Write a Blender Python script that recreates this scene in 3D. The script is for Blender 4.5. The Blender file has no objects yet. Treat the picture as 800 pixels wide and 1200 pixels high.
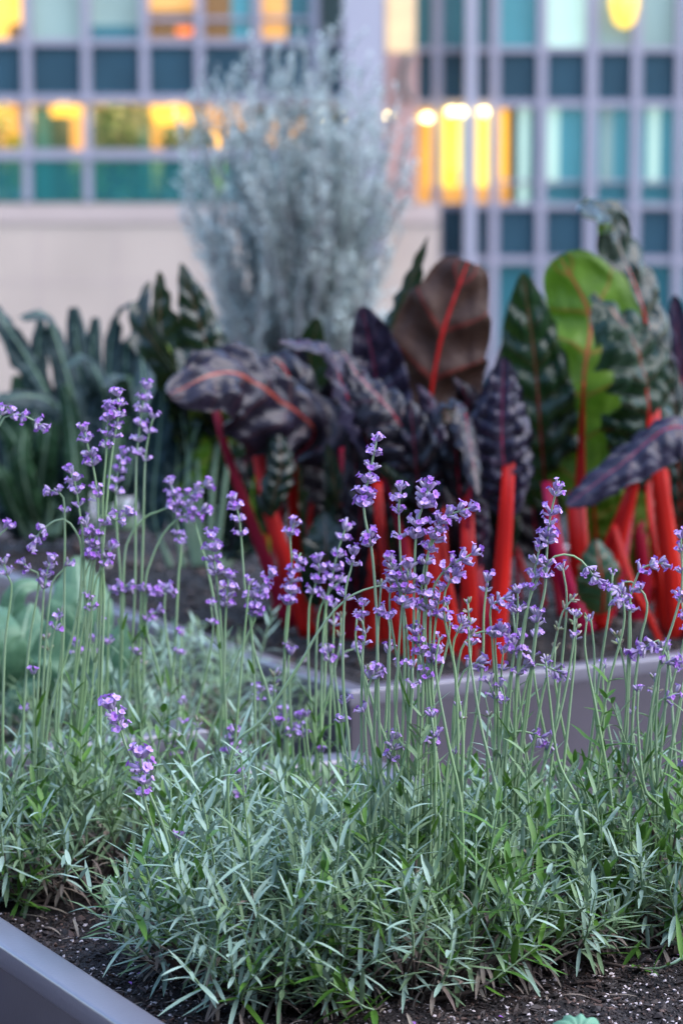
import bpy, math, random
from mathutils import Vector, noise, Matrix
R = math.radians
SC = bpy.context.scene
COL = SC.collection
rnd = random.Random(7)

# ------------------------------------------------------------ camera, world, sun, exposure
FPX, PITCH, ZC = 3000.0, R(7.03), 1.24
cam_d = bpy.data.cameras.new('camera'); cam = bpy.data.objects.new('camera', cam_d); COL.objects.link(cam)
cam.location = (0, 0, ZC); cam.rotation_euler = (R(90) - PITCH, 0, 0)
cam_d.sensor_fit = 'VERTICAL'; cam_d.sensor_height = 36; cam_d.sensor_width = 24; cam_d.lens = 90
cam_d.clip_start = .05; cam_d.clip_end = 2000
cam_d.dof.use_dof = True; cam_d.dof.focus_distance = 2.17; cam_d.dof.aperture_fstop = 6.4; cam_d.dof.aperture_blades = 9
SC.camera = cam
SUN_EL, SUN_AZ = 50, 112          # azimuth measured from +Y (view direction) towards +X
w = bpy.data.worlds.new('World'); SC.world = w; w.use_nodes = True
nt = w.node_tree; bg = nt.nodes['Background']
sky = nt.nodes.new('ShaderNodeTexSky'); sky.sky_type = 'NISHITA'; sky.sun_disc = False
sky.sun_elevation = R(SUN_EL); sky.sun_rotation = R(SUN_AZ); sky.air_density = 1.0; sky.dust_density = .9; sky.ozone_density = 1.6
nt.links.new(sky.outputs[0], bg.inputs[0]); bg.inputs[1].default_value = .15
sl = bpy.data.lights.new('sun', 'SUN'); sl.energy = .75; sl.angle = R(60); sl.color = (1, .92, .88); sl.specular_factor = .12
so = bpy.data.objects.new('sun', sl); COL.objects.link(so)
sd = Vector((math.sin(R(SUN_AZ)) * math.cos(R(SUN_EL)), math.cos(R(SUN_AZ)) * math.cos(R(SUN_EL)), math.sin(R(SUN_EL))))
so.rotation_euler = sd.to_track_quat('Z', 'Y').to_euler()
SC.view_settings.view_transform = 'Standard'; SC.view_settings.look = 'None'; SC.view_settings.gamma = 1
SC.view_settings.use_curve_mapping = False; SC.view_settings.exposure = 2.22
SC.cycles.use_denoising = True
SC.cycles.max_bounces = 6; SC.cycles.transparent_max_bounces = 12

CP, SP = math.cos(PITCH), math.sin(PITCH)
def ray(u, v):
    x = (u - 400) / FPX; y = -(v - 600) / FPX
    return Vector((x, CP + y * SP, -SP + y * CP))
def P(u, v, D):
    r = ray(u, v); return Vector((0, 0, ZC)) + r * (D / r.y)
def G(u, v, z):
    r = ray(u, v); return Vector((0, 0, ZC)) + r * ((z - ZC) / r.z)

# ------------------------------------------------------------ helpers
def tag(o, label=None, cat=None, group=None, kind=None):
    if label: o['label'] = label
    if cat: o['category'] = cat
    if group: o['group'] = group
    if kind: o['kind'] = kind
    return o
def empty(name, loc=(0, 0, 0)):
    o = bpy.data.objects.new(name, None); COL.objects.link(o); o.location = loc; return o
class MB:
    def __init__(s): s.v = []; s.f = []; s.m = []; s.uv = []; s.hasuv = False
    def quadgrid(s, rows, mi=0, uvs=None):
        b = len(s.v); n = len(rows[0])
        for r in rows: s.v.extend(tuple(p) for p in r)
        for i in range(len(rows) - 1):
            for j in range(n - 1):
                s.f.append((b + i * n + j, b + i * n + j + 1, b + (i + 1) * n + j + 1, b + (i + 1) * n + j)); s.m.append(mi)
                if uvs:
                    s.uv.extend([uvs[i][j], uvs[i][j + 1], uvs[i + 1][j + 1], uvs[i + 1][j]]); s.hasuv = True
                else: s.uv.extend([(0, 0)] * 4)
    def poly(s, pts, mi=0):
        b = len(s.v); s.v.extend(tuple(p) for p in pts); s.f.append(tuple(range(b, b + len(pts)))); s.m.append(mi)
        s.uv.extend([(0, 0)] * len(pts))
    def box(s, x0, x1, y0, y1, z0, z1, mi=0):
        c = [(x0, y0, z0), (x1, y0, z0), (x1, y1, z0), (x0, y1, z0), (x0, y0, z1), (x1, y0, z1), (x1, y1, z1), (x0, y1, z1)]
        b = len(s.v); s.v.extend(c)
        for q in ((0, 3, 2, 1), (4, 5, 6, 7), (0, 1, 5, 4), (1, 2, 6, 5), (2, 3, 7, 6), (3, 0, 4, 7)):
            s.f.append(tuple(b + i for i in q)); s.m.append(mi); s.uv.extend([(0, 0)] * 4)
    def tube(s, pts, rad, n=5, mi=0, flat=1.0, up=None, cap=True, rib=0):
        b = len(s.v); m = len(pts)
        for i, p in enumerate(pts):
            p = Vector(p)
            t = (Vector(pts[min(i + 1, m - 1)]) - Vector(pts[max(i - 1, 0)]))
            if t.length < 1e-9: t = Vector((0, 0, 1))
            t.normalize()
            h = Vector(up) if up else (Vector((0, 1, 0)) if abs(t.y) < .9 else Vector((1, 0, 0)))
            sx = t.cross(h).normalized(); sy = sx.cross(t).normalized()
            r = rad[i] if isinstance(rad, (list, tuple)) else rad
            for k in range(n):
                a = 2 * math.pi * k / n
                q_ = 1 + rib * math.cos(7 * a)
                s.v.append(tuple(p + sx * (r * q_ * math.cos(a)) + sy * (r * q_ * flat * math.sin(a))))
        for i in range(m - 1):
            for k in range(n):
                k2 = (k + 1) % n
                s.f.append((b + i * n + k, b + i * n + k2, b + (i + 1) * n + k2, b + (i + 1) * n + k)); s.m.append(mi)
                v0, v1 = i / (m - 1), (i + 1) / (m - 1)
                s.uv.extend([(v0, k / n), (v0, (k + 1) / n), (v1, (k + 1) / n), (v1, k / n)]); s.hasuv = True
        if cap:
            s.f.append(tuple(b + (m - 1) * n + k for k in range(n))); s.m.append(mi); s.uv.extend([(1, 0)] * n)
            s.f.append(tuple(b + n - 1 - k for k in range(n))); s.m.append(mi); s.uv.extend([(0, 0)] * n)
    def build(s, name, mats, parent=None, smooth=True):
        me = bpy.data.meshes.new(name); me.from_pydata(s.v, [], s.f)
        for m_ in (mats if isinstance(mats, (list, tuple)) else [mats]): me.materials.append(m_)
        me.polygons.foreach_set('material_index', s.m)
        if smooth: me.polygons.foreach_set('use_smooth', [True] * len(s.f))
        if s.hasuv:
            l = me.uv_layers.new(name='UVMap'); l.data.foreach_set('uv', [c for q in s.uv for c in q])
        me.update()
        o = bpy.data.objects.new(name, me); COL.objects.link(o)
        if parent: o.parent = parent; o.matrix_parent_inverse = Matrix.Translation(-Vector(parent.location))
        return o
def crom(pts, n):
    """Catmull-Rom resample of vectors to n points, roughly even in length."""
    p = [Vector(q) for q in pts]
    p = [p[0] * 2 - p[1]] + p + [p[-1] * 2 - p[-2]]
    dense = []
    for i in range(1, len(p) - 2):
        for k in range(24):
            t = k / 24
            a, b, c, d = p[i - 1], p[i], p[i + 1], p[i + 2]
            dense.append(.5 * ((2 * b) + (c - a) * t + (2 * a - 5 * b + 4 * c - d) * t * t + (3 * b - a - 3 * c + d) * t ** 3))
    dense.append(p[-2])
    L = [0]
    for i in range(1, len(dense)): L.append(L[-1] + (dense[i] - dense[i - 1]).length)
    out = []; j = 0
    for k in range(n):
        s = L[-1] * k / (n - 1)
        while j < len(L) - 2 and L[j + 1] < s: j += 1
        t = (s - L[j]) / max(L[j + 1] - L[j], 1e-9)
        out.append(dense[j].lerp(dense[j + 1], min(max(t, 0), 1)))
    return out

# ------------------------------------------------------------ materials
def mat(name, col, rough=.6, metal=0., spec=.5, emit=None, es=1., noise_amt=0., noise_scale=20., col2=None, bump=0., bscale=40., transl=0., coat=0., objrand=0.):
    m = bpy.data.materials.new(name); m.use_nodes = True; t = m.node_tree; N = t.nodes; Lk = t.links
    b = N['Principled BSDF']
    b.inputs['Base Color'].default_value = (*col, 1); b.inputs['Roughness'].default_value = rough
    b.inputs['Metallic'].default_value = metal; b.inputs['Specular IOR Level'].default_value = spec
    if coat: b.inputs['Coat Weight'].default_value = coat; b.inputs['Coat Roughness'].default_value = .25
    tc = N.new('ShaderNodeTexCoord')
    src = None
    if noise_amt or col2:
        n = N.new('ShaderNodeTexNoise'); n.inputs['Scale'].default_value = noise_scale; n.inputs['Detail'].default_value = 4
        Lk.new(tc.outputs['Object'], n.inputs['Vector'])
        r = N.new('ShaderNodeValToRGB'); r.color_ramp.elements[0].position = .35; r.color_ramp.elements[1].position = .65
        c2 = col2 or tuple(c * (1 - noise_amt) for c in col)
        r.color_ramp.elements[0].color = (*c2, 1); r.color_ramp.elements[1].color = (*col, 1)
        Lk.new(n.outputs[0], r.inputs[0]); src = r.outputs[0]
        Lk.new(src, b.inputs['Base Color'])
    if bump:
        n2 = N.new('ShaderNodeTexNoise'); n2.inputs['Scale'].default_value = bscale; n2.inputs['Detail'].default_value = 5
        Lk.new(tc.outputs['Object'], n2.inputs['Vector'])
        bp = N.new('ShaderNodeBump'); bp.inputs['Strength'].default_value = bump; bp.inputs['Distance'].default_value = .01
        Lk.new(n2.outputs[0], bp.inputs['Height']); Lk.new(bp.outputs[0], b.inputs['Normal'])
    if emit:
        b.inputs['Emission Color'].default_value = (*emit, 1); b.inputs['Emission Strength'].default_value = es
    if transl:
        tr = N.new('ShaderNodeBsdfTranslucent'); mx = N.new('ShaderNodeMixShader'); mx.inputs[0].default_value = transl
        tr.inputs['Color'].default_value = (*[min(1, c * 1.3) for c in col], 1)
        if src: Lk.new(src, tr.inputs['Color'])
        Lk.new(b.outputs[0], mx.inputs[1]); Lk.new(tr.outputs[0], mx.inputs[2]); Lk.new(mx.outputs[0], N['Material Output'].inputs[0])
    return m
def math_node(N, Lk, op, a, b=None, clamp=False):
    n = N.new('ShaderNodeMath'); n.operation = op; n.use_clamp = clamp
    for i, x in enumerate((a, b)):
        if x is None: continue
        if isinstance(x, (int, float)): n.inputs[i].default_value = x
        else: Lk.new(x, n.inputs[i])
    return n.outputs[0]
def mixc(N, Lk, fac, a, b):
    n = N.new('ShaderNodeMix'); n.data_type = 'RGBA'
    for k, x in ((0, fac), (6, a), (7, b)):
        if isinstance(x, tuple): n.inputs[k].default_value = (*x, 1)
        elif isinstance(x, (int, float)): n.inputs[k].default_value = x
        else: Lk.new(x, n.inputs[k])
    return n.outputs[2]
def leafmat(name, top, top2, bot, vein, nv=7, slant=.75, rough=.32, transl=.12, side=.6, spec=.35, midw=.035, coat=.14):
    """leaf with its own topside, underside, midrib and side-vein colours laid along the leaf's own UV (u along, v across)"""
    m = bpy.data.materials.new(name); m.use_nodes = True; t = m.node_tree; N = t.nodes; Lk = t.links; b = N['Principled BSDF']
    uv = N.new('ShaderNodeUVMap'); sp = N.new('ShaderNodeSeparateXYZ'); Lk.new(uv.outputs[0], sp.inputs[0])
    tt = math_node(N, Lk, 'MULTIPLY', math_node(N, Lk, 'ABSOLUTE', math_node(N, Lk, 'SUBTRACT', sp.outputs[1], .5)), 2)
    a = math_node(N, Lk, 'SUBTRACT', math_node(N, Lk, 'MULTIPLY', sp.outputs[0], nv), math_node(N, Lk, 'MULTIPLY', tt, slant))
    fr = math_node(N, Lk, 'FRACT', math_node(N, Lk, 'ADD', a, 50))
    d = math_node(N, Lk, 'ABSOLUTE', math_node(N, Lk, 'SUBTRACT', fr, .5))
    thick = math_node(N, Lk, 'SUBTRACT', .07, math_node(N, Lk, 'MULTIPLY', tt, .05))
    sv = math_node(N, Lk, 'MULTIPLY', math_node(N, Lk, 'LESS_THAN', d, thick), side)
    mid = math_node(N, Lk, 'LESS_THAN', tt, midw)
    mask = math_node(N, Lk, 'MAXIMUM', sv, mid)
    tc = N.new('ShaderNodeTexCoord'); nz = N.new('ShaderNodeTexNoise'); nz.inputs['Scale'].default_value = 22; nz.inputs['Detail'].default_value = 5
    Lk.new(tc.outputs['Object'], nz.inputs['Vector'])
    nf = N.new('ShaderNodeMapRange'); nf.inputs[1].default_value = .3; nf.inputs[2].default_value = .7; Lk.new(nz.outputs[0], nf.inputs[0])
    topc = mixc(N, Lk, nf.outputs[0], top, top2)
    botc = mixc(N, Lk, nf.outputs[0], bot, tuple(c * .6 for c in bot))
    geo = N.new('ShaderNodeNewGeometry')
    basec = mixc(N, Lk, geo.outputs['Backfacing'], topc, botc)
    fc = mixc(N, Lk, mask, basec, vein)
    Lk.new(fc, b.inputs['Base Color']); b.inputs['Roughness'].default_value = rough; b.inputs['Specular IOR Level'].default_value = spec; b.inputs['Coat Weight'].default_value = coat; b.inputs['Coat Roughness'].default_value = .22
    rr = mixc(N, Lk, geo.outputs['Backfacing'], (rough,) * 3, (.6,) * 3); Lk.new(rr, b.inputs['Roughness'])
    n2 = N.new('ShaderNodeTexVoronoi'); n2.inputs['Scale'].default_value = 70; Lk.new(tc.outputs['Object'], n2.inputs['Vector'])
    bp = N.new('ShaderNodeBump'); bp.inputs['Strength'].default_value = .22; bp.inputs['Distance'].default_value = .004
    Lk.new(n2.outputs[0], bp.inputs['Height']); Lk.new(bp.outputs[0], b.inputs['Normal'])
    tr = N.new('ShaderNodeBsdfTranslucent'); Lk.new(mixc(N, Lk, .35, fc, bot), tr.inputs['Color'])
    mx = N.new('ShaderNodeMixShader'); mx.inputs[0].default_value = transl
    Lk.new(b.outputs[0], mx.inputs[1]); Lk.new(tr.outputs[0], mx.inputs[2]); Lk.new(mx.outputs[0], N['Material Output'].inputs[0])
    return m

M = {}
M['metal'] = mat('painted_metal', (.066, .056, .072), .4, .15, .5, noise_amt=.22, noise_scale=11, bump=.03, bscale=300)
M['rim'] = mat('rim_metal', (.165, .157, .19), .33, .3, .5, noise_amt=.1, noise_scale=9, bump=.03, bscale=300)
M['soil'] = mat('soil', (.016, .010, .009), .85, col2=(.006, .004, .004), noise_scale=90, bump=1., bscale=160)
M['bark'] = mat('bark_chip', (.032, .019, .015), .7, col2=(.012, .008, .007), noise_scale=60)
M['bark2'] = mat('bark_pale', (.10, .055, .04), .7, col2=(.045, .026, .02), noise_scale=60)
M['perlite'] = mat('perlite', (.6, .52, .52), .8, noise_amt=.35, noise_scale=200)
M['lsilver'] = mat('lavender_silver', (.31, .42, .34), .7, col2=(.20, .30, .225), noise_scale=35, transl=.12, spec=.2)
M['lgrey'] = mat('lavender_grey', (.19, .28, .155), .7, col2=(.125, .195, .10), noise_scale=35, transl=.12, spec=.2)
M['lgreen'] = mat('lavender_green', (.095, .21, .025), .5, col2=(.05, .135, .02), noise_scale=35, transl=.2, spec=.4)
M['ldead'] = mat('lavender_dead', (.14, .10, .085), .8, col2=(.20, .17, .13), noise_scale=35)
M['lwood'] = mat('lavender_wood', (.085, .06, .05), .8, col2=(.13, .10, .085), noise_scale=60)
M['stem'] = mat('flower_stem', (.20, .32, .14), .5, col2=(.21, .30, .18), noise_scale=14, transl=.1)
M['calyx'] = mat('calyx', (.29, .19, .42), .7, col2=(.40, .34, .44), noise_scale=90)
M['petal'] = mat('petal', (.44, .23, .62), .6, col2=(.58, .40, .76), noise_scale=90, transl=.2, spec=.2)
M['petal2'] = mat('petal_deep', (.32, .115, .52), .6, col2=(.42, .19, .62), noise_scale=90, transl=.2, spec=.2)
M['bud'] = mat('bud_green', (.22, .28, .12), .6, col2=(.32, .24, .22), noise_scale=120)
M['silver'] = mat('shrub_silver', (.58, .66, .63), .8, col2=(.48, .56, .54), noise_scale=12, transl=.3, spec=.2)
M['swood'] = mat('shrub_wood', (.22, .21, .21), .8)
PUR, PUR2 = (.011, .007, .017), (.006, .007, .011)
M['cpurple'] = leafmat('chard_purple', PUR, PUR2, (.05, .035, .018), (.14, .012, .03), rough=.4, side=.15)
M['clilac'] = leafmat('chard_lilac', (.021, .016, .042), (.012, .010, .024), (.05, .03, .02), (.13, .015, .04), rough=.44, side=.12)
M['cbig'] = leafmat('chard_plum', (.018, .013, .027), (.011, .008, .016), (.05, .03, .018), (.26, .06, .03), rough=.4, side=.08)
M['cbrown'] = leafmat('chard_brown', (.04, .03, .04), (.05, .02, .02), (.055, .022, .012), (.5, .008, .01), rough=.4, coat=0, side=.16, transl=.12, nv=5)
M['cgreen'] = leafmat('chard_green', (.009, .034, .014), (.006, .022, .009), (.11, .2, .012), (.14, .03, .02), rough=.38, side=.15, transl=.25)
M['cdark'] = leafmat('chard_dark_green', (.009, .024, .016), (.006, .015, .011), (.12, .18, .015), (.1, .05, .03), rough=.22, side=.2, transl=.15)
M['cbright'] = leafmat('chard_bright', (.03, .09, .045), (.02, .06, .03), (.11, .215, .010), (.32, .06, .02), rough=.3, side=.4, transl=.3, nv=6)
M['kale'] = leafmat('kale_leaf', (.014, .038, .042), (.009, .026, .028), (.03, .075, .03), (.06, .11, .07), rough=.6, coat=0, spec=.4, side=.1, transl=.08, nv=14, midw=.08)
M['kgreen'] = leafmat('kale_young', (.03, .085, .035), (.02, .06, .025), (.06, .14, .04), (.25, .34, .22), rough=.5, side=.15, transl=.2, nv=12, midw=.1, coat=0, spec=.4)
M['kstalk'] = mat('kale_stalk', (.2, .31, .2), .45)
M['squash'] = leafmat('broad_leaf', (.10, .20, .115), (.075, .16, .085), (.12, .24, .10), (.34, .42, .28), rough=.5, side=.12, transl=.25, nv=5, midw=.05, coat=0, spec=.4)
M['mint'] = leafmat('mint_leaf', (.13, .36, .24), (.11, .3, .2), (.16, .36, .22), (.24, .45, .32), rough=.5, side=.4, transl=.2, nv=5, coat=0, spec=.4)
def stalkmat(name, c1, c2):
    m = bpy.data.materials.new(name); m.use_nodes = True; t = m.node_tree; N = t.nodes; Lk = t.links; b = N['Principled BSDF']
    uv = N.new('ShaderNodeUVMap'); mp = N.new('ShaderNodeMapping'); mp.inputs['Scale'].default_value = (1.5, 14, 1); Lk.new(uv.outputs[0], mp.inputs[0])
    nz = N.new('ShaderNodeTexNoise'); nz.inputs['Scale'].default_value = 1.3; nz.inputs['Detail'].default_value = 3; Lk.new(mp.outputs[0], nz.inputs['Vector'])
    mr = N.new('ShaderNodeMapRange'); mr.inputs[1].default_value = .38; mr.inputs[2].default_value = .62; Lk.new(nz.outputs[0], mr.inputs[0])
    c = mixc(N, Lk, mr.outputs[0], c1, c2); Lk.new(c, b.inputs['Base Color'])
    b.inputs['Roughness'].default_value = .48; b.inputs['Specular IOR Level'].default_value = .3; b.inputs['Subsurface Weight'].default_value = .15; b.inputs['Subsurface Radius'].default_value = (.02, .004, .002)
    bp = N.new('ShaderNodeBump'); bp.inputs['Strength'].default_value = .3; bp.inputs['Distance'].default_value = .003
    Lk.new(nz.outputs[0], bp.inputs['Height']); Lk.new(bp.outputs[0], b.inputs['Normal'])
    tr = N.new('ShaderNodeBsdfTranslucent'); Lk.new(c, tr.inputs['Color']); mx = N.new('ShaderNodeMixShader'); mx.inputs[0].default_value = .28
    Lk.new(b.outputs[0], mx.inputs[1]); Lk.new(tr.outputs[0], mx.inputs[2]); Lk.new(mx.outputs[0], N['Material Output'].inputs[0])
    return m
M['red'] = stalkmat('stalk_red', (.72, .014, .006), (.30, .004, .006))
M['crimson'] = stalkmat('stalk_crimson', (.38, .004, .035), (.24, .003, .016))
M['orange'] = stalkmat('stalk_orange', (.66, .018, .006), (.32, .005, .005))
M['magenta'] = stalkmat('stalk_magenta', (.48, .007, .09), (.34, .004, .03))

# ------------------------------------------------------------ ground
me = MB(); me.box(-14, 14, -8, 15.5, -.3, 0)
M['paving'] = mat('paving', (.27, .24, .23), .8, noise_amt=.15, noise_scale=1.2, bump=.1, bscale=60)
tag(me.build('roof_terrace', M['paving'], smooth=False), kind='structure')
me = MB(); me.poly([(-900, -900, -14), (900, -900, -14), (900, 900, -14), (-900, 900, -14)])
M['street'] = mat('street', (.08, .08, .085), .85, noise_amt=.3, noise_scale=.1)
tag(me.build('ground', M['street'], smooth=False), kind='structure')

# ------------------------------------------------------------ buildings opposite
def X(u, Y): return P(u, 150, Y).x
def Z(v, Y): return P(400, v, Y).z
M['frame'] = mat('facade_frame', (.27, .24, .285), .5, .1, noise_amt=.08, noise_scale=.7)
M['stone'] = mat('facade_stone', (.46, .35, .285), .8, noise_amt=.14, noise_scale=.3, bump=.05, bscale=4)
M['stonecap'] = mat('facade_stone_band', (.44, .33, .29), .8, noise_amt=.1, noise_scale=.4)
M['pinkst'] = mat('facade_pink', (.42, .25, .22), .8, noise_amt=.15, noise_scale=.5)
M['column'] = mat('column_white', (.31, .285, .33), .5, noise_amt=.05, noise_scale=.5)
M['spandrel'] = mat('spandrel_glass', (.016, .055, .08), .5, 0, .3, noise_amt=.25, noise_scale=.6)
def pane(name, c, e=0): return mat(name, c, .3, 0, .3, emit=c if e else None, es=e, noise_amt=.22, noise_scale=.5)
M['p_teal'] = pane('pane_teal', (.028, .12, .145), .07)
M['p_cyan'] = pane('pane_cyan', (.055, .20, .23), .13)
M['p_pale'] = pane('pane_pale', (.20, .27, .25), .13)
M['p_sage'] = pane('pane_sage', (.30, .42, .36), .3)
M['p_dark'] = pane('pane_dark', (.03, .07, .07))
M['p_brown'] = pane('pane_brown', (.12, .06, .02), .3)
def lit(name, c, e): return mat(name, (.3, .2, .08), .6, emit=c, es=e * .41, noise_amt=.5, noise_scale=1.5)
M['amber'] = lit('room_amber', (1, .48, .04), 1.0)
M['amberdim'] = lit('room_amber_dim', (.8, .36, .07), .6)
M['yellow'] = lit('room_yellow', (1, .66, .06), 1.15)
M['cream'] = lit('room_cream', (1, .74, .52), .45)
M['orangelit'] = lit('room_orange', (1, .18, .02), .9)
M['lamp'] = lit('lamp_glow', (1, .78, .32), 7)
M['balglass'] = mat('balustrade_glass', (.05, .2, .22), .1, 0, .5)
t_ = M['balglass'].node_tree; tr_ = t_.nodes.new('ShaderNodeBsdfTransparent'); mx_ = t_.nodes.new('ShaderNodeMixShader'); mx_.inputs[0].default_value = .72
tr_.inputs[0].default_value = (.5, .9, .9, 1)
t_.links.new(t_.nodes['Principled BSDF'].outputs[0], mx_.inputs[1]); t_.links.new(tr_.outputs[0], mx_.inputs[2]); t_.links.new(mx_.outputs[0], t_.nodes['Material Output'].inputs[0])

def panel(name, m, parent, u0, u1, v0, v1, Y, off=0, dep=.15):
    """box on the facade plane Y, front face at Y-off, dep thick"""
    b = MB(); b.box(X(u0, Y), X(u1, Y), Y - off, Y - off + dep, Z(v1, Y), Z(v0, Y)); return b.build(name, m, parent, smooth=False)
YL = 60.0
LB = empty('office_building', (X(0, YL), YL, -14))
tag(LB, 'office block with lilac window frames above a blank beige stone wall, at left', 'building')
b = MB(); z_t = Z(-150, YL)
b.box(X(-900, YL), X(515, YL), YL, YL + 18, -14, Z(262, YL))
b.box(X(-900, YL), X(515, YL), YL, YL + .0 + 18, Z(-85, YL), z_t)
b.box(X(-900, YL), X(-170, YL), YL, YL + 18, Z(262, YL) + .01, Z(-85, YL) - .01)
b.box(X(-168, YL), X(515, YL), YL + 4.2, YL + 18, Z(262, YL) + .01, Z(-85, YL) - .01)
b.build('wall', M['stone'], LB, smooth=False)
b = MB()
for u in range(-140, 515, 92): b.box(X(u, YL) - .02, X(u, YL) + .02, YL - .012, YL, -14, Z(262, YL) - .01)
for v in (330, 400, 470): b.box(X(-168, YL), X(515, YL), YL - .010, YL, Z(v, YL) - .02, Z(v, YL) + .02)
b.build('wall_joints', M['stonecap'], LB, smooth=False)
panel('wall_band', M['stonecap'], LB, -168, 515, 238.5, 261.5, YL, .06, 1.0)
vm = [-168, -101, -34, 34, 103, 171, 235, 302, 369]
for u in vm: panel('mullion', M['frame'], LB, u - 5, u + 5, -84, 122, YL, .25, .4)
for (v0, v1) in ((-84, -72), (46, 54), (111, 121)): panel('transom', M['frame'], LB, -168, 402, v0, v1, YL, .20, .35)
for i in range(len(vm)):
    u0 = vm[i]; u1 = (vm + [402])[i + 1]
    panel('spandrel', M['spandrel'], LB, u0 + 5.1, u1 - (5.1 if i < 8 else 0), 54.2, 110.8, YL, .05, .2)
top = [('p_teal', -163, -106), ('p_pale', -96, -39), ('amber', -29, 28.8), ('p_pale', 39.2, 97.8), ('p_pale', 108.2, 165.8), ('amberdim', 176.2, 229.8), ('p_brown', 240.2, 296.8), ('amberdim', 307.2, 336), ('p_teal', 336.2, 363.8), ('p_dark', 374.2, 402)]
for m_, u0, u1 in top: panel('window_pane', M[m_], LB, u0, u1, -71.8, 45.8, YL, -.1, .1)
panel('window_pane', M['p_teal'], LB, 108.4, 165.6, 30, 45.8, YL, -.04, .05)
panel('window_pane', M['p_brown'], LB, 176.4, 229.6, 12, 45.8, YL, -.04, .05)
panel('window_pane', M['p_cyan'], LB, 272, 294.8, -71, 45.8, YL, -.04, .05)
panel('window_pane', M['p_brown'], LB, 12, 28.6, 28, 45.8, YL, -.04, .05)
panel('lit_screen', M['orangelit'], LB, 208, 226, 32, 41, YL, 0, .03)
for u0, u1 in ((176, 230), (240, 297), (307, 364)): panel('transom', M['frame'], LB, u0 + .2, u1 - .2, 20, 25, YL, .12, .2)
# recessed loggia: floor 237, ceiling 122
panel('loggia_wall', M['p_dark'], LB, -168, 402, 122, 240, YL, -3.6, .3)
YB = YL + 3.5
for m_, u0, u1, v0, v1 in (('amberdim', -60, 22, 123, 150), ('amberdim', -5, 25, 150, 200), ('p_teal', 42, 60, 126, 236), ('amber', 60, 104, 124, 136), ('amberdim', 84, 104, 137, 200), ('amber', 178, 226, 124, 146), ('amberdim', 178, 192, 147, 225), ('amberdim', 240, 300, 125, 150), ('amber', 250, 262, 150, 230), ('amberdim', 310, 360, 140, 170), ('p_teal', 165, 176, 150, 236)):
    panel('lit_window' if 'amber' in m_ else 'door', M[m_], LB, u0, u1, v0, v1, YB, 0, .05)
for u in (32, 103): panel('mullion', M['frame'], LB, u - 5, u + 5, 123.2, 236, YL, .1, .2)
panel('rail', M['frame'], LB, -168, 402, 175, 187, YL, .15, .12)
for u0, u1 in zip([-168, -60, 34, 103, 171, 235, 302], [-61, 33, 102, 170, 234, 301, 401]):
    panel('balustrade_pane', M['balglass'], LB, u0, u1, 187.3, 237, YL, .05, .03)
panel('column', M['column'], LB, 402, 449, -150, 300, YL, 1.2, 1.0)
panel('side_wall', M['pinkst'], LB, 451, 489, 62, 238, YL, .1, .3)
panel('lit_window', M['cream'], LB, 452, 486, -60, 61, YL, .12, .2)
for k in range(9):   # dark bowed balcony edge
    pass
b = MB(); b.tube([P(u, v, YL - .3) for u, v in ((479, 62), (473, 75), (471, 92), (474, 108), (482, 120))], .07, 6); b.build('balcony_edge', M['p_dark'], LB)

for lx in (0, 75, 140, 205):
    ld = bpy.data.lights.new('loggia_lamp', 'POINT'); ld.energy = 38; ld.color = (1, .68, .3); ld.shadow_soft_size = .2
    lo = bpy.data.objects.new('loggia_lamp', ld); COL.objects.link(lo); lo.location = P(lx, 132, YL + 1.6); lo.parent = LB; lo.matrix_parent_inverse = Matrix.Translation(-LB.location)
def bigtree(name, label, u, v0, v1, Y, wpx, cols, n, seed, pot=True):
    """potted tree inside the loggia"""
    r = random.Random(seed); base = P(u, v1, Y); top = P(u, v0, Y); H = (top - base).length; W = wpx / FPX * Y / 2
    t = empty(name, base); tag(t, label, 'potted tree')
    b = MB(); b.tube([base + Vector((0, 0, .1)), base + Vector((.05, 0, H * .4)), base + Vector((0, .04, H * .8))], [.06, .045, .02], 6); b.build('trunk', M['swood'], t)
    b = MB(); b.tube([base, base + Vector((0, 0, .28))], [.16, .22], 12); b.build('pot', M['stonecap'], t)
    b = MB()
    for k in range(n):
        c = Vector((r.gauss(0, .42), r.gauss(0, .42), r.uniform(.15 if v1 - v0 > 70 else .1, 1)))
        if c.x ** 2 + c.y ** 2 > 1.1: continue
        p = base + Vector((c.x * W, c.y * min(W, .8), c.z * H)); d = Vector((r.uniform(-1, 1), r.uniform(-1, 1), r.uniform(-1, 1))).normalized(); e = d.orthogonal().normalized()
        s = r.uniform(.05, .1); b.poly([p - d * s, p + e * s * .5, p + d * s, p - e * s * .5], r.randrange(len(cols)))
    b.build('crown', cols, t, smooth=False)
tg1 = mat('tree_leaf_dark', (.02, .07, .035), .5, transl=.2); tg2 = mat('tree_leaf_mid', (.05, .11, .03), .5, transl=.2); tg3 = mat('tree_leaf_yellow', (.45, .45, .06), .5, transl=.3); tg4 = mat('tree_leaf_lime', (.28, .34, .05), .5, transl=.3)
bigtree('potted_tree', 'dark green bushy tree behind the glass balustrade, under the third window frame', 142, 122, 236, YL + 1.2, 84, [tg1, tg1, tg2], 900, 1)
bigtree('potted_tree', 'narrow dark green tree right of the bushy one behind the balustrade', 198, 150, 236, YL + 1.4, 40, [tg1, tg2], 350, 2)
bigtree('potted_shrub', 'yellow-green lit shrub behind the balustrade in the middle bay', 106, 180, 236, YL + .8, 52, [tg3, tg4, tg2], 600, 3)
bigtree('potted_shrub', 'tall yellow lit shrub at the left edge behind the balustrade', 20, 158, 236, YL + .8, 26, [tg3, tg4], 320, 4)
bigtree('potted_tree', 'olive tree at far left edge of the loggia', -2, 125, 236, YL + 1.5, 44, [tg2, tg1], 300, 5)
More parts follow.
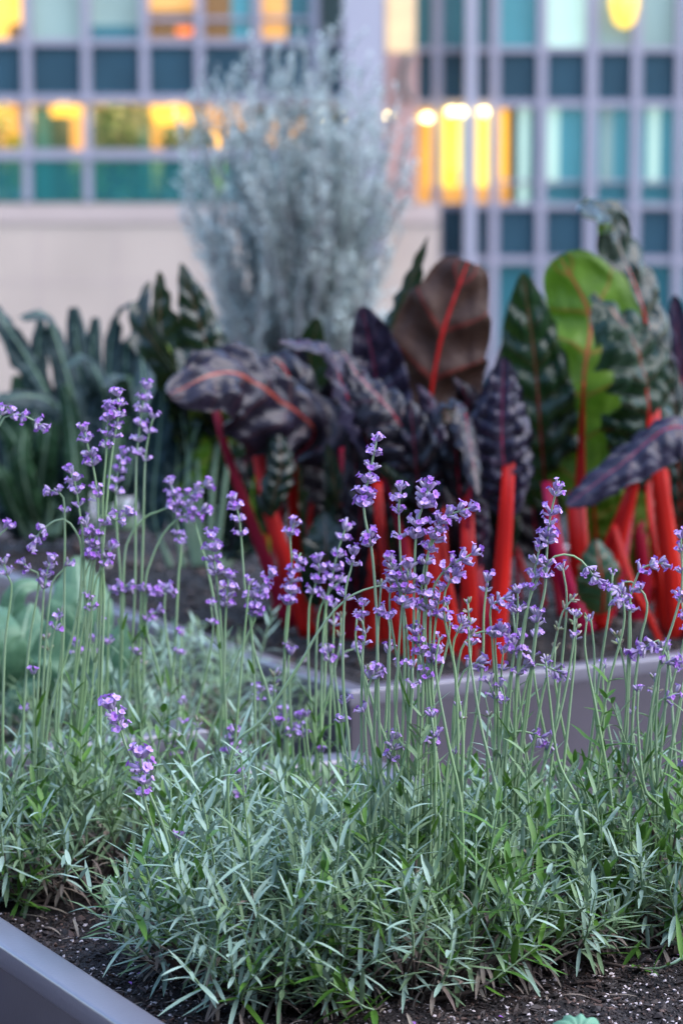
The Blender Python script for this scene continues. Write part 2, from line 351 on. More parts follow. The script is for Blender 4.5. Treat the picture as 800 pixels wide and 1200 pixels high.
bigtree('potted_shrub', 'low olive shrub between the bright shrub and the narrow tree', 140, 190, 236, YL + .7, 30, [tg4, tg2, tg1], 300, 6)

YR = 61.2
RB = empty('glass_office_wing', (X(650, YR), YR, -14))
tag(RB, 'teal glass office wing with lilac grid facade and lit yellow room, at right', 'building')
b = MB(); b.box(X(486, YR), X(1500, YR), YR + 3, YR + 16, -14, Z(-150, YR)); b.box(X(486, YR), X(1500, YR), YR, YR + 2.99, Z(-128, YR) + .01, Z(-150, YR))
b.box(X(930, YR), X(1500, YR), YR, YR + 2.99, -14, Z(-128, YR)); b.build('wall', M['stone'], RB, smooth=False)
rm = [(506, 517), (573, 584), (628, 639), (685, 698), (738, 749), (789, 800), (842, 853), (895, 906)]
for u0, u1 in rm: panel('mullion', M['frame'], RB, u0, u1, -128, 520, YR, .25, .4)
edges = [486] + [x for q in rm for x in q]
gaps = [(486, 506)] + [(rm[i][1], rm[i + 1][0]) for i in range(len(rm) - 1)] + [(906, 930)]
for lv in range(-1, 3):
    o = lv * 183
    for v0, v1 in ((55 + o, 62 + o), (117 + o, 126 + o)):
        if v1 > -128: panel('transom', M['frame'], RB, 486, 930, v0, v1, YR, .2, .35)
    for u0, u1 in gaps: panel('spandrel', M['spandrel'], RB, u0 + .2, u1 - .2, 62.2 + o, 116.8 + o, YR, .05, .2)
panel('column', M['column'], RB, 543, 556, -140, 520, YR, .9, .7)
names1 = ['p_teal', 'p_teal', 'p_teal', 'p_sage', 'p_sage', 'p_pale', 'p_cyan', 'p_pale', 'p_teal']
for (u0, u1), m_ in zip(gaps, ['p_teal', 'p_teal', 'p_cyan', 'p_sage', 'p_pale', 'p_pale', 'p_cyan', 'p_teal', 'p_teal']):
    panel('window_pane', M[m_], RB, u0 + .2, u1 - .2, -66, 54.8, YR, -.1, .1)
for (u0, u1), m_ in list(zip(gaps, [0, 0, 0, 'p_cyan', 'p_cyan', 'p_cyan', 'p_cyan', 'p_teal', 'p_teal']))[3:]:
    panel('window_pane', M[m_], RB, u0 + .2, u1 - .2, 126.2, 237.8, YR, -.1, .1)
for k, (u0, u1) in enumerate(gaps[3:7]):
    panel('blind', M['p_pale' if k % 2 else 'p_sage'], RB, u0 + 3 + 4 * k % 9, u0 + 3 + 4 * k % 9 + 12, 126.2, 237.8, YR, -.06, .03)
    panel('blind', M['p_teal'], RB, u0 + .3, u1 - .3, 216, 237, YR, -.05, .03)
panel('window_pane', M['p_sage'], RB, 608, 620, 126.2, 237.8, YR, -.1, .1)
panel('window_pane', M['p_teal'], RB, 620.2, 627.8, 126.2, 237.8, YR, -.1, .1)
panel('window_pane', M['p_dark'], RB, 600, 607.8, 126.2, 237.8, YR, -.1, .1)
# lit room behind x 486-600
for m_, u0, u1 in (('amberdim', 486, 503), ('amber', 503, 512), ('p_dark', 512, 519), ('yellow', 519, 541), ('yellow', 555, 575), ('amber', 583, 598), ('p_sage', 575, 583), ('p_sage', 541, 555)):
    panel('lit_window' if m_[0] != 'p' else 'window_pane', M[m_], RB, u0, u1, 126.2, 237.8, YR, -1.2, .05)
panel('cabinet', M['orangelit'], RB, 528, 538, 202, 212, YR, -.9, .1)
panel('cabinet', M['amberdim'], RB, 486, 600, 218, 237.6, YR, -.9, .1)
panel('rail', M['frame'], RB, 584, 930, 211, 215, YR, .1, .1)
for u0, u1 in gaps: panel('window_pane', M['p_teal'], RB, u0 + .2, u1 - .2, 309.2, 420.8, YR, -.1, .1)
for u0, u1 in gaps: panel('window_pane', M['p_dark'], RB, u0 + .2, u1 - .2, 494, 520, YR, -.1, .1)
b = MB(); b.tube([P(731, -8, YR - .25), P(731, 4, YR - .25), P(731, 26, YR - .25), P(731, 32, YR - .25)], [.3, .33, .22, .05], 12); b.build('lamp_shade', M['yellow'], RB)
def lampball(u, v, wpx, hpx, Y, parent):
    b = MB(); c = P(u, v, Y); W = wpx / FPX * Y / 2; H = hpx / FPX * Y / 2
    rows = []
    for i in range(7):
        a = math.pi * i / 6
        rows.append([c + Vector((W * math.sin(a) * math.cos(t), .12 * math.sin(a) * math.sin(t), H * math.cos(a))) for t in [2 * math.pi * k / 12 for k in range(13)]])
    b.quadgrid(rows); b.build('lamp', M['lamp'], parent)
lampball(456, 136, 6, 5, YL - 1.5, LB); lampball(372, 137, 6, 6, YL - 1.5, LB); lampball(400, 137, 4, 4, YL - .5, LB)
for u, v, w_ in ((487, 138, 6), (500, 138, 12), (529, 131, 10), (541, 131, 10), (556, 131, 8), (567, 131, 8)): lampball(u, v, w_, 8, YR - .35, RB)

# unseen boxes added behind and left of the viewpoint to block low sky light
b = MB(); b.box(-26, 30, -15.5, -8.02, -14, 6.5); b.box(-27, -14.02, -8, 6, -14, 6)
M['block'] = mat('sky_blocker_dark', (.07, .065, .07), .8, noise_amt=.2, noise_scale=.6)
tag(b.build('sky_blocker', M['block'], smooth=False), kind='structure')

# ------------------------------------------------------------ planters (axes: b to the right and back, a to the left and back)
BA = Vector((.87105, .49119, 0)); AA = Vector((-.49119, .87105, 0))
def W2(b_, a_, z=0): return BA * b_ + AA * a_ + Vector((0, 0, z))
RZ, SZ = .62, .578
def planter(b0, b1, a0, a1, label, rz=RZ):
    cen = W2((b0 + b1) / 2, (a0 + a1) / 2, 0); t = empty('planter_box', cen); tag(t, label, 'planter', 'metal planter boxes on the terrace')
    def ring(o, z): return [W2(b0 + o, a0 + o, z), W2(b1 - o, a0 + o, z), W2(b1 - o, a1 - o, z), W2(b0 + o, a1 - o, z)]
    def sweep(prof, name, m):
        b = MB()
        for c in range(4):
            # each side its own strip so corners stay crisp; split along the length for smooth shading
            rows = [[ring(o, z)[c], ring(o, z)[(c + 1) % 4]] for o, z in prof]
            b.quadgrid([[r[0], r[1]] for r in rows])
        return b.build(name, m, t)
    arc = [(.0035 - .0035 * math.cos(a), rz - .0035 + .0035 * math.sin(a)) for a in [R(x) for x in (0, 18, 36, 54, 72, 90)]]
    sweep([(.003, .0), (.003, .012), (.003, rz - .022)], 'side_wall', M['metal'])
    sweep([(.003, rz - .022), (0, rz - .018)] + arc + [(.030, rz), (.0325, rz - .001), (.034, rz - .004), (.034, rz - .09)], 'rim', M['rim'])
    return t
planter(.772, 1.405, .7, 2.462, 'grey metal planter box in the foreground filled with flowering lavender')
planter(1.572, 3.1, 2.765, 4.71, 'grey metal planter box holding the red-stalked chard and the kale')
planter(.3, 1.31, 2.64, 3.95, 'grey metal planter box at left behind the lavender, with broad pale leaves')
planter(3.4, 5.6, 4.9, 6.1, 'grey metal planter box at the back under the silver shrub')

def strip_leaf(b, p, d, L, W, mi, r, droop=.2, up=Vector((0, 0, 1)), fold=.35, ns=4):
    """slim leaf with a shallow V section"""
    d = d.normalized(); s = d.cross(up)
    if s.length < .05: s = d.orthogonal()
    s.normalize(); n = s.cross(d)
    rows = []; q = Vector(p); prof = (.45, .95, 1., .8, .12) if ns == 4 else (.4, 1., .1)
    tw = r.uniform(-.5, .5)
    for i in range(ns + 1):
        w_ = W * .5 * prof[i]
        nn = (n + s * tw * i / ns * .6)
        rows.append([q - s * w_ + nn * w_ * fold, Vector(q), q + s * w_ + nn * w_ * fold])
        d = (d + Vector((0, 0, -1)) * droop / ns * (1 if r.random() < .93 else -2)).normalized(); q = q + d * L / ns
    b.quadgrid(rows, mi)

def soil(b0, b1, a0, a1, label, nchips, seed, region=None, step=.02):
    r = random.Random(seed)
    b = MB(); nb = int((b1 - b0) / step); na = int((a1 - a0) / step); rows = []
    def hz(x, y): return SZ + .010 * noise.noise(Vector((x * 9, y * 9, seed))) + .006 * noise.noise(Vector((x * 40, y * 40, seed)))
    for i in range(na + 1):
        rows.append([W2(b0 + (b1 - b0) * j / nb, a0 + (a1 - a0) * i / na, 0) for j in range(nb + 1)])
        for p in rows[-1]: p.z = hz(p.x, p.y)
    b.quadgrid(rows)
    reg = region or (b0, b1, a0, a1)
    for k in range(nchips):
        p = W2(r.uniform(reg[0], reg[1]), r.uniform(reg[2], reg[3]))
        q = r.random() + (.08 if region is None else 0); mi = 3 if q < .10 else (2 if q < .2 else 1)
        s = r.uniform(.0007, .0026) if mi == 3 else r.uniform(.0008, .0026) * (2.4 if r.random() < .04 else 1)
        if region is None: s *= 3.5
        p.z = hz(p.x, p.y) + s * .4
        # irregular 6-vertex chip
        A = Vector((r.uniform(-1, 1), r.uniform(-1, 1), r.uniform(-.4, .4))).normalized(); B = A.cross(Vector((0, 0, 1)) + A.orthogonal() * .3).normalized(); C_ = A.cross(B)
        vs = [p + A * s * r.uniform(.7, 1.6), p - A * s * r.uniform(.7, 1.6), p + B * s * r.uniform(.5, 1), p - B * s * r.uniform(.5, 1), p + C_ * s * r.uniform(.4, .9), p - C_ * s * .4]
        i0 = len(b.v); b.v.extend(tuple(v) for v in vs)
        for f_ in ((0, 2, 4), (2, 1, 4), (1, 3, 4), (3, 0, 4), (2, 0, 5), (1, 2, 5), (3, 1, 5), (0, 3, 5)):
            b.f.append(tuple(i0 + x for x in f_)); b.m.append(mi); b.uv.extend([(0, 0)] * 3)
    for k in range(nchips // 130):
        p = W2(r.uniform(reg[0], reg[1]), r.uniform(reg[2], reg[3])); p.z = hz(p.x, p.y) + .002
        b.tube([p, p + Vector((r.uniform(-1, 1), r.uniform(-1, 1), r.uniform(0, .3))) * r.uniform(.004, .012)], [r.uniform(.0008, .0022), .0006], 5, r.choice((1, 2, 2)))
    for k in range(nchips // 240):
        p = W2(r.uniform(reg[0], reg[1]), r.uniform(reg[2], reg[3])); p.z = hz(p.x, p.y) + .0035
        if r.random() < .3: strip_leaf(b, p, Vector((r.uniform(-1, 1), r.uniform(-1, 1), .1)), r.uniform(.003, .005), .003, 5, r, .5, ns=2)
        else: strip_leaf(b, p, Vector((r.uniform(-1, 1), r.uniform(-1, 1), .25)), r.uniform(.012, .03), r.uniform(.0015, .003), 4, r, r.uniform(.3, 1.), ns=4)
    o = b.build('potting_soil', [M['soil'], M['bark'], M['bark2'], M['perlite'], M['ldead'], M['petal2']], smooth=False)
    tag(o, label, 'soil', kind='stuff'); return o
soil(.806, 1.371, .75, 2.43, 'dark potting soil with white perlite specks in the lavender box', 34000, 3, (.806, 1.371, 1.6, 2.15), .006)
soil(1.606, 3.06, 2.80, 4.67, 'dark bark-strewn soil in the chard box', 6000, 4)
soil(.34, 1.276, 2.68, 3.91, 'dark soil in the left rear box', 1500, 5, None, .03)
soil(3.44, 5.56, 4.94, 6.06, 'dark soil in the back box', 400, 6, None, .05)

# ------------------------------------------------------------ lavender
def lavender(label, cu, cv, rx, ry, h, nsh, mix, seed, blur=False, lean=(0, 0), lsc=1.0, base=None, out=.9, bands=(0.15, .15)):
    """cu,cv: pixel of the clump's centre on the soil; mix: share of silver, grey, green leaves"""
    r = random.Random(seed); c = base if base is not None else G(cu, cv, SZ)
    t = empty('lavender_plant', c); tag(t, label, 'lavender plant', 'lavender plants')
    fo = MB(); wd = MB()
    for k in range(nsh):
        a = r.uniform(0, 2 * math.pi); q = math.sqrt(r.random())
        off = Vector((math.cos(a) * q * rx, math.sin(a) * q * ry, 0))
        p0 = c + off * .75; p0.z = SZ + .002
        hh = h * r.uniform(.38, 1.) * (1.1 - .5 * q * q) * (1.45 if r.random() < .13 else 1)
        o = off.normalized() if off.length > 0 else Vector((1, 0, 0))
        tip = c + off * (1 + .35 * out) + o * r.uniform(0, .045) * out + Vector((r.gauss(0, .026) + lean[0] * hh, r.gauss(0, .026) + lean[1] * hh, hh))
        mid = p0.lerp(tip, .5) + o * .014 + Vector((r.gauss(0, .009), r.gauss(0, .009), -.008))
        pts = crom([p0, mid, tip], 9)
        wd.tube(pts[:5], [.0022, .002, .0017, .0014, .0011], 4, 0, cap=False)
        fo.tube(pts[4:], [.0011, .001, .0009, .0008, .0005], 4, 3, cap=False)
        which = r.random(); mi = 0 if which < mix[0] else (1 if which < mix[0] + mix[1] else 2)
        nn = r.randint(7, 11); rot = r.uniform(0, 3)
        for i in range(nn):
            f_ = .33 + .67 * (i / (nn - 1)) ** .9
            x = f_ * 8; j = min(int(x), 7); p = pts[j].lerp(pts[j + 1], x - j); T = (pts[j + 1] - pts[j]).normalized()
            side = T.orthogonal().normalized(); side.rotate(Matrix.Rotation(rot + i * math.pi / 2 + r.uniform(-.4, .4), 3, T))
            L = r.uniform(.022, .047) * (1 - .45 * max(0, f_ - .75) * 4 * .8) * lsc
            ang = .2 + .75 * f_ ** 2 + r.uniform(-.25, .35)
            for sg in (1, -1):
                m2 = mi if r.random() < .85 else (r.choice((0, 1, 2)) if mix[2] > .02 else mi)
                if f_ < .5 and r.random() < .5: m2 = 4
                strip_leaf(fo, p, side * sg * 1.0 + T * ang, L * r.uniform(.8, 1.1), r.uniform(.0029, .0050) * (1.3 if m2 == 2 else 1), m2, r, r.uniform(-.5, .7) + (.7 if m2 == 4 else 0), ns=2 if blur else 4)
    # dead curls low in the plant
    for k in range(int(nsh * 2.6)):
        a = r.uniform(0, 6.28); q = r.uniform(.3, 1.08); p = c + Vector((math.cos(a) * q * rx, math.sin(a) * q * ry, r.uniform(.004, .05)))
        strip_leaf(wd, p, Vector((r.uniform(-1, 1), r.uniform(-1, 1), r.uniform(-.5, .8))), r.uniform(.012, .035), r.uniform(.0012, .003), r.choice((0, 1, 1)), r, r.uniform(0, 3.5))
    fo.build('foliage', [M['lsilver'], M['lgrey'], M['lgreen'], M['stem'], M['ldead']], t)
    wd.build('woody_stems', [M['lwood'], M['ldead']], t)
    return t, c
PL = {}
def plant(key, *a, **k): PL[key] = lavender(*a, **k)
G3 = (.25, .55, .2)
plant('L', 'grey-green lavender clump by the metal rim at the left edge', 66, 1036, .115, .10, .135, 150, (.15, .6, .25), 11)
plant('S', 'silver-blue leaved lavender clump overhanging the bare soil, centre left', 305, 1150, .072, .09, .175, 125, (.8, .15, .05), 12, out=1.1, lsc=1.05)
plant('C', 'green lavender clump at the bottom centre right of the silver one', 462, 1152, .085, .085, .155, 120, (.35, .45, .2), 13)
plant('R', 'lavender clump with brown twiggy base above the green scalloped leaf', 625, 1112, .085, .075, .155, 120, (.35, .45, .2), 14)
plant('E', 'lavender clump at the right edge of the box', 775, 1088, .085, .08, .16, 120, (.35, .4, .25), 15)
plant('M', 'lavender clump in the middle behind the silver-blue one', 395, 1020, .11, .08, .085, 95, (.4, .45, .15), 16)
plant('B', 'lavender clump against the back right rim of the box', 575, 1045, .07, .07, .115, 75, (.3, .5, .2), 17)
plant('A', 'loose lavender clump between the left clump and the silver-blue one', 190, 975, .09, .08, .11, 70, (.3, .55, .15), 18)
plant('F', 'blurred grey lavender bush without flowers in the rear left box', 185, 858, .12, .12, .115, 120, (.5, .5, 0), 19, blur=True)
plant('H', 'blurred low lavender beside the broad pale leaves at the left edge', 20, 870, .13, .12, .08, 70, (.3, .5, .2), 20, blur=True)

def floret(b, p, d, s, r, open_=True, bud=False):
    """calyx tube with a lobed corolla"""
    d = d.normalized(); sx = d.orthogonal().normalized(); sy = d.cross(sx); n = 5
    prof = [(0, .35), (.25, 1.), (.6, 1.05), (.9, .8), (1., .55)]; L = .0072 * s; rad = .00125 * s; rows = []
    for h_, q in prof: rows.append([p + d * L * h_ + (sx * math.cos(a) + sy * math.sin(a)) * rad * q for a in [2 * math.pi * k / n for k in range(n + 1)]])
    b.quadgrid(rows, 2 if bud else 0)
    if open_:
        e = p + d * L * .9; mi = 1 if r.random() < .65 else 3; k0 = r.uniform(0, 6)
        nl = r.choice((4, 5))
        for k in range(nl):
            a = k0 + 2 * math.pi * k / nl; o = sx * math.cos(a) + sy * math.sin(a); tt = d.cross(o)
            l = r.uniform(.002, .0036) * s; wv = .0015 * s; up = r.uniform(.5, 1.6)
            m1 = e + (o + d * up).normalized() * l * .55; m2 = e + (o * 1.1 + d * up * .7).normalized() * l
            b.quadgrid([[e - tt * wv * .3, e + tt * wv * .3], [m1 - tt * wv, m1 + tt * wv], [m2 - tt * wv * .7, m2 + tt * wv * .7]], mi)
def fstem(key, path, whorls, dz=0., kind='f', size=1., seed=None, rb=.0011):
    """path: pixels tip -> base; whorls: (pixel distance from the tip, florets, scale)"""
    t, c = PL[key]; r = random.Random(seed if seed is not None else hash((path[0], key)) & 0xffff if False else int(path[0][0] * 7 + path[0][1] * 13))
    Db = c.y + dz * .5; Dt = c.y + dz
    foot = c + Vector((r.uniform(-.04, .04), r.uniform(-.04, .04), .03))
    n = len(path); pts = []
    y0, y1 = path[0][1], 1120
    for i, (u, v) in enumerate(path):
        f_ = min(max((v - y0) / (y1 - y0), 0), 1); pts.append(P(u, v, Dt + (Db - Dt) * f_))
    last = pts[-1]
    if path[-1][1] < 1040:
        foot = Vector((last.x * .93 + foot.x * .07, Db * .5 + foot.y * .5, SZ + .03)); pts.append(foot)
    L = sum((pts[i + 1] - pts[i]).length for i in range(len(pts) - 1)); N_ = max(16, int(L / .008))
    sp = crom(pts, N_); step = L / (N_ - 1)
    b = MB(); rads = [.0008 + (rb - .0008 + .0002) * min(1, i / (N_ * .35)) for i in range(N_)]
    b.tube(sp, rads, 6, 0)
    for q in range(r.choice((0, 1, 2, 3, 3, 4))):
        f_ = r.uniform(.5, .95); j = int(f_ * (N_ - 2)); T = (sp[j] - sp[j + 1]).normalized(); sd2 = T.orthogonal().normalized(); sd2.rotate(Matrix.Rotation(r.uniform(0, 6.28), 3, T)); mi_ = r.choice((1, 2, 2, 3))
        for sg in (1, -1):
            if r.random() < .85: strip_leaf(b, sp[j], sd2 * sg + T * r.uniform(.8, 2.2), r.uniform(.016, .036), r.uniform(.003, .0048), mi_, r, r.uniform(-.4, .6))
    st = b.build('flower_stem', [M['stem'], M['lgrey'], M['lgreen'], M['lsilver']], t)
    px = Dt / FPX; vs = r.uniform(.8, 1.08); b = MB()
    def at(s):
        x = min(max(s / step, 0), N_ - 1.001); j = int(x); return sp[j].lerp(sp[j + 1], x - j), (sp[j] - sp[j + 1]).normalized()
    for wh in whorls:
        dist, nf, sc = wh
        p, T = at(dist * px); sc *= size * vs
        for k in range(nf):
            side = T.orthogonal().normalized(); side.rotate(Matrix.Rotation(2 * math.pi * k / nf + r.uniform(-.35, .35), 3, T))
            lift = r.uniform(.35, 1.1) if dist > 6 else r.uniform(.7, 2.5)
            pp = p + side * .0012 + T * r.uniform(-.0022, .0022)
            floret(b, pp, side + T * lift, sc * r.uniform(.8, 1.15), r, open_=(kind != 'b' and r.random() < .68), bud=(kind == 'b' and r.random() < .7))
    sp_ = b.build('flower_spike' if kind != 'b' else 'flower_bud', [M['calyx'], M['petal'], M['bud'], M['petal2']], st)
    sp_.matrix_parent_inverse = st.matrix_parent_inverse.copy()
    sp_.matrix_parent_inverse = Matrix.Identity(4)
    return st
w5 = lambda *d: [(x, 8, 1.) for x in d]
big = lambda *d: [(x, 10, 1.12) for x in d]
sm = lambda *d: [(x, 5, .95) for x in d]
ST = [
 ('L', [(137, 461), (140, 480), (133, 520), (126, 580), (121, 640), (112, 760), (98, 920)], big(3, 14, 26) + w5(40, 52)),
 ('L', [(128, 478), (126, 505), (124, 540), (121, 580), (120, 640), (117, 760), (112, 930)], big(3, 14) + w5(32, 46)),
 ('A', [(172, 452), (168, 470), (164, 500), (160, 540), (159, 600), (158, 700), (150, 860)], big(4, 16, 30, 48, 66, 80)),
 ('A', [(180, 488), (174, 512), (170, 545), (168, 620), (165, 720), (160, 860)], w5(3, 20) + sm(52)),
 ('L', [(99, 503), (103, 522), (110, 550), (115, 590), (113, 640), (100, 760), (85, 900)], w5(3, 14) + big(32, 42) + sm(72, 84)),
 ('A', [(145, 530), (140, 548), (136, 570), (137, 620), (142, 700), (140, 860)], big(3, 12, 24, 36, 48)),
 ('L', [(152, 600), (138, 610), (120, 602), (118, 620), (122, 700), (118, 840)], w5(3, 16, 30)),
 ('L', [(120, 615), (112, 630), (106, 655), (96, 690), (84, 750), (60, 830), (50, 930)], big(2, 14, 28, 40)),
 ('L', [(100, 612), (108, 640), (106, 675), (100, 720), (88, 800), (80, 900)], big(2, 14, 28, 44)),
 ('L', [(132, 640), (122, 660), (113, 680), (104, 740), (92, 850), (80, 940)], w5(2, 14, 24)),
 ('A', [(243, 568), (226, 578), (205, 590), (190, 598), (172, 605), (155, 625), (146, 655), (143, 760), (140, 880)], big(3, 14, 26, 40, 54)),
 ('A', [(240, 598), (226, 603), (210, 607), (192, 625), (178, 655), (170, 690), (168, 800), (166, 900)], w5(3, 12, 22, 34)),
 ('A', [(200, 566), (205, 585), (207, 605), (212, 640), (209, 680), (205, 760), (196, 880)], big(2, 14, 28) + w5(64, 72)),
 ('A', [(222, 590), (228, 610), (236, 640), (244, 670), (256, 740), (262, 860)], sm(3, 14)),
 ('L', [(58, 575), (72, 578), (76, 600), (76, 660), (74, 760), (66, 900)], w5(1, 12) + sm(38)),
 ('L', [(82, 552), (88, 566), (92, 590), (98, 640), (100, 760), (92, 900)], w5(3, 14, 26) + sm(44)),
 ('L', [(38, 640), (44, 628), (56, 616), (72, 608), (86, 618), (96, 650), (90, 760), (80, 900)], w5(3, 14, 26)),
 ('L', [(60, 655), (56, 668), (52, 690), (50, 720), (46, 780), (42, 880), (40, 960)], w5(2, 10, 22) + big(34)),
 ('L', [(80, 660), (74, 668), (66, 676), (60, 690), (52, 780), (48, 900)], sm(2)),
 ('L', [(40, 786), (40, 800), (40, 850), (40, 960)], [(3, 4, 1.25)]),
 ('A', [(165, 688), (150, 686), (135, 690), (128, 700), (127, 740), (125, 830), (118, 900)], big(3, 14, 26, 36)),
 ('A', [(198, 690), (184, 692), (172, 700), (172, 740), (184, 780), (196, 860)], w5(3, 14, 24)),
 ('A', [(186, 715), (174, 724), (163, 735), (162, 790), (168, 880)], w5(2, 12, 20)),
 ('L', [(106, 700), (108, 722), (104, 770), (96, 850), (86, 920)], sm(2, 14)),
 ('L', [(68, 724), (64, 740), (56, 790), (50, 880)], [(2, 5, 1.1), (12, 4, 1.1)]),
 ('A', [(90, 755), (98, 790), (108, 850), (112, 930)], sm(2, 12)),
 ('A', [(108, 748), (110, 768), (114, 820), (112, 900)], big(4) + sm(18)),
 ('A', [(126, 752), (126, 765), (124, 820), (122, 900)], w5(2)),
 ('A', [(212, 742), (212, 765), (208, 850), (196, 950)], [(3, 6, 1.), (24, 6, .95)]),
 ('A', [(160, 765), (157, 775), (160, 830), (168, 910)], sm(2)),
 ('S', [(130, 826), (140, 850), (150, 880), (175, 930), (200, 1000)], [(3, 9, 1.5), (18, 9, 1.4), (30, 8, 1.2)], -.05),
 ('S', [(164, 883), (166, 905), (170, 940), (185, 985), (210, 1040)], [(3, 9, 1.5), (20, 9, 1.5), (36, 7, 1.3), (52, 6, 1.2)], -.05),
 ('S', [(208, 982), (206, 1000), (214, 1060)], [(2, 4, 1.1)]),
 ('A', [(204, 873), (206, 890), (214, 950)], w5(2, 10)),
 ('L', [(2, 486), (-10, 520), (-16, 640), (-20, 800)], w5(0)),
 ('L', [(52, 500), (42, 494), (28, 487), (14, 486), (4, 492), (-14, 540), (-22, 700), (-20, 850)], w5(2, 12, 30, 42)),
 ('L', [(10, 618), (2, 625), (-10, 650), (-15, 760)], w5(2)),
 ('L', [(4, 655), (8, 672), (14, 690), (6, 760), (4, 880)], w5(4, 18)),
 ('L', [(28, 660), (36, 668), (46, 680), (34, 760), (26, 880)], sm(2, 12)),
 # centre
 ('M', [(248, 628), (250, 650), (254, 680), (258, 720), (262, 780), (268, 900)], big(3, 16, 30, 44)),
 ('M', [(268, 675), (266, 700), (264, 735), (262, 800), (256, 900)], big(3, 14, 26, 36)),
 ('M', [(274, 585), (280, 606), (283, 635), (287, 690), (294, 732), (298, 800), (300, 900)], big(2, 12) + w5(26, 44)),
 ('M', [(292, 698), (300, 720), (290, 745), (278, 770), (262, 820), (240, 890)], w5(2, 14, 26)),
 ('M', [(318, 672), (306, 690), (298, 715), (294, 740), (300, 770), (316, 820), (330, 900)], w5(2, 12, 22) + big(34, 48)),
 ('M', [(345, 612), (340, 630), (342, 668), (338, 720), (332, 800), (336, 900)], [(4, 8, 1.3), (16, 8, 1.2)]),
 ('M', [(352, 648), (344, 672), (338, 705), (334, 750), (334, 830), (340, 920)], [(10, 9, 1.2), (24, 10, 1.25), (36, 10, 1.25), (48, 11, 1.35), (62, 11, 1.35)]),
 ('M', [(405, 618), (396, 645), (388, 680), (382, 710), (378, 760), (376, 850), (380, 940)], [(2, 7, 1.1), (16, 7, 1.), (36, 8, 1.), (52, 9, 1.1), (66, 8, 1.)]),
 ('M', [(372, 655), (374, 672), (368, 690), (362, 715), (362, 800), (372, 900)], big(3, 14, 28, 42)),
 ('M', [(400, 680), (388, 690), (378, 706), (372, 730), (370, 800), (370, 900)], w5(2, 14, 28)),
 ('C', [(441, 516), (437, 536), (431, 562), (426, 592), (430, 620), (436, 650), (441, 720), (443, 820), (446, 920)], [(3, 9, 1.), (16, 10, 1.1), (34, 12, 1.2), (50, 11, 1.2), (66, 14, 1.4), (78, 13, 1.35), (118, 10, 1.3), (126, 9, 1.2)]),
 ('C', [(414, 645), (413, 660), (404, 700), (402, 800), (410, 900)], [(4, 10, 1.2), (16, 8, 1.1), (58, 8, 1.1)]),
 ('C', [(448, 686), (430, 690), (412, 698), (392, 715), (370, 745), (350, 780), (310, 840), (268, 900)], [(0, 5, .9)]),
 ('C', [(502, 570), (496, 590), (488, 620), (485, 680), (484, 760), (478, 900)], [(3, 9, 1.1), (14, 10, 1.2), (24, 10, 1.2), (48, 10, 1.2), (62, 10, 1.2)]),
 ('C', [(470, 571), (467, 590), (468, 625), (470, 680), (474, 780), (470, 900)], w5(3, 14, 30, 60)),
 ('C', [(552, 595), (535, 600), (518, 608), (508, 625), (500, 660), (496, 740), (494, 860)], [(2, 7, 1.), (14, 8, 1.1), (28, 9, 1.2), (42, 8, 1.1)]),
 ('C', [(515, 620), (505, 640), (496, 670), (490, 740), (490, 840), (486, 940)], big(3, 14, 28, 44)),
 ('C', [(554, 648), (540, 656), (526, 664), (512, 680), (506, 700), (503, 780), (506, 900)], [(2, 8, 1.1), (14, 9, 1.1), (28, 9, 1.1), (40, 7, 1.)]),
 ('C', [(535, 672), (522, 690), (520, 720), (528, 760), (534, 800), (536, 900)], w5(3, 14) + [(60, 6, 1.1)]),
 ('C', [(456, 655), (462, 675), (470, 700), (478, 760), (478, 860)], big(2, 12, 26, 38)),
 ('C', [(478, 664), (476, 690), (470, 720), (465, 800), (462, 900)], big(3, 16, 30, 46)),
 ('C', [(498, 680), (500, 705), (498, 740), (502, 800), (508, 900)], big(4, 18, 34)),
 ('C', [(516, 688), (512, 715), (508, 750), (506, 800), (510, 880)], w5(3, 18, 32)),
 ('C', [(448, 715), (456, 730), (456, 780), (455, 880)], big(4, 12)),
 ('C', [(486, 740), (492, 760), (498, 790), (500, 840), (498, 920)], big(3, 14, 26)),
 ('C', [(510, 762), (505, 780), (500, 800), (504, 860), (505, 930)], big(4, 14)),
 ('C', [(542, 728), (534, 745), (530, 760), (534, 800), (542, 860), (540, 950)], [(2, 6, 1.1), (12, 6, 1.)]),
 ('C', [(422, 722), (428, 745), (424, 770), (430, 830), (438, 900)], w5(3) + sm(20, 34)),
 ('C', [(440, 785), (434, 798), (430, 815), (428, 860), (432, 930)], [(2, 5, 1.1), (10, 7, 1.2)]),
 ('C', [(462, 862), (460, 880), (456, 900), (452, 960)], big(4, 16, 28)),
 ('C', [(510, 860), (506, 876), (500, 920), (498, 980)], [(3, 7, 1.2), (14, 6, 1.)]),
 ('C', [(424, 830), (432, 850), (440, 890), (452, 960)], sm(3)),
 ('R', [(595, 700), (582, 705), (574, 715), (577, 760), (580, 830), (578, 930)], [(3, 8, 1.1), (12, 9, 1.15), (22, 7, 1.)]),
 ('R', [(588, 738), (580, 748), (582, 800), (584, 900)], big(4, 12)),
 ('R', [(548, 706), (549, 725), (551, 760), (546, 820), (540, 930)], [(2, 5, .9), (12, 4, .8)], 0, 'b'),
 ('R', [(575, 740), (560, 741), (548, 748), (538, 770), (533, 830), (530, 930)], [(1, 5, 1.), (26, 3, .8)]),
 ('R', [(562, 775), (548, 782), (538, 800), (530, 860)], [(2, 6, 1.1), (14, 5, 1.)]),
 ('R', [(572, 798), (578, 815), (584, 840), (586, 920)], [(3, 5, 1.3), (20, 5, 1.1)]),
 ('R', [(585, 805), (590, 826), (584, 880), (574, 960)], sm(2, 20)),
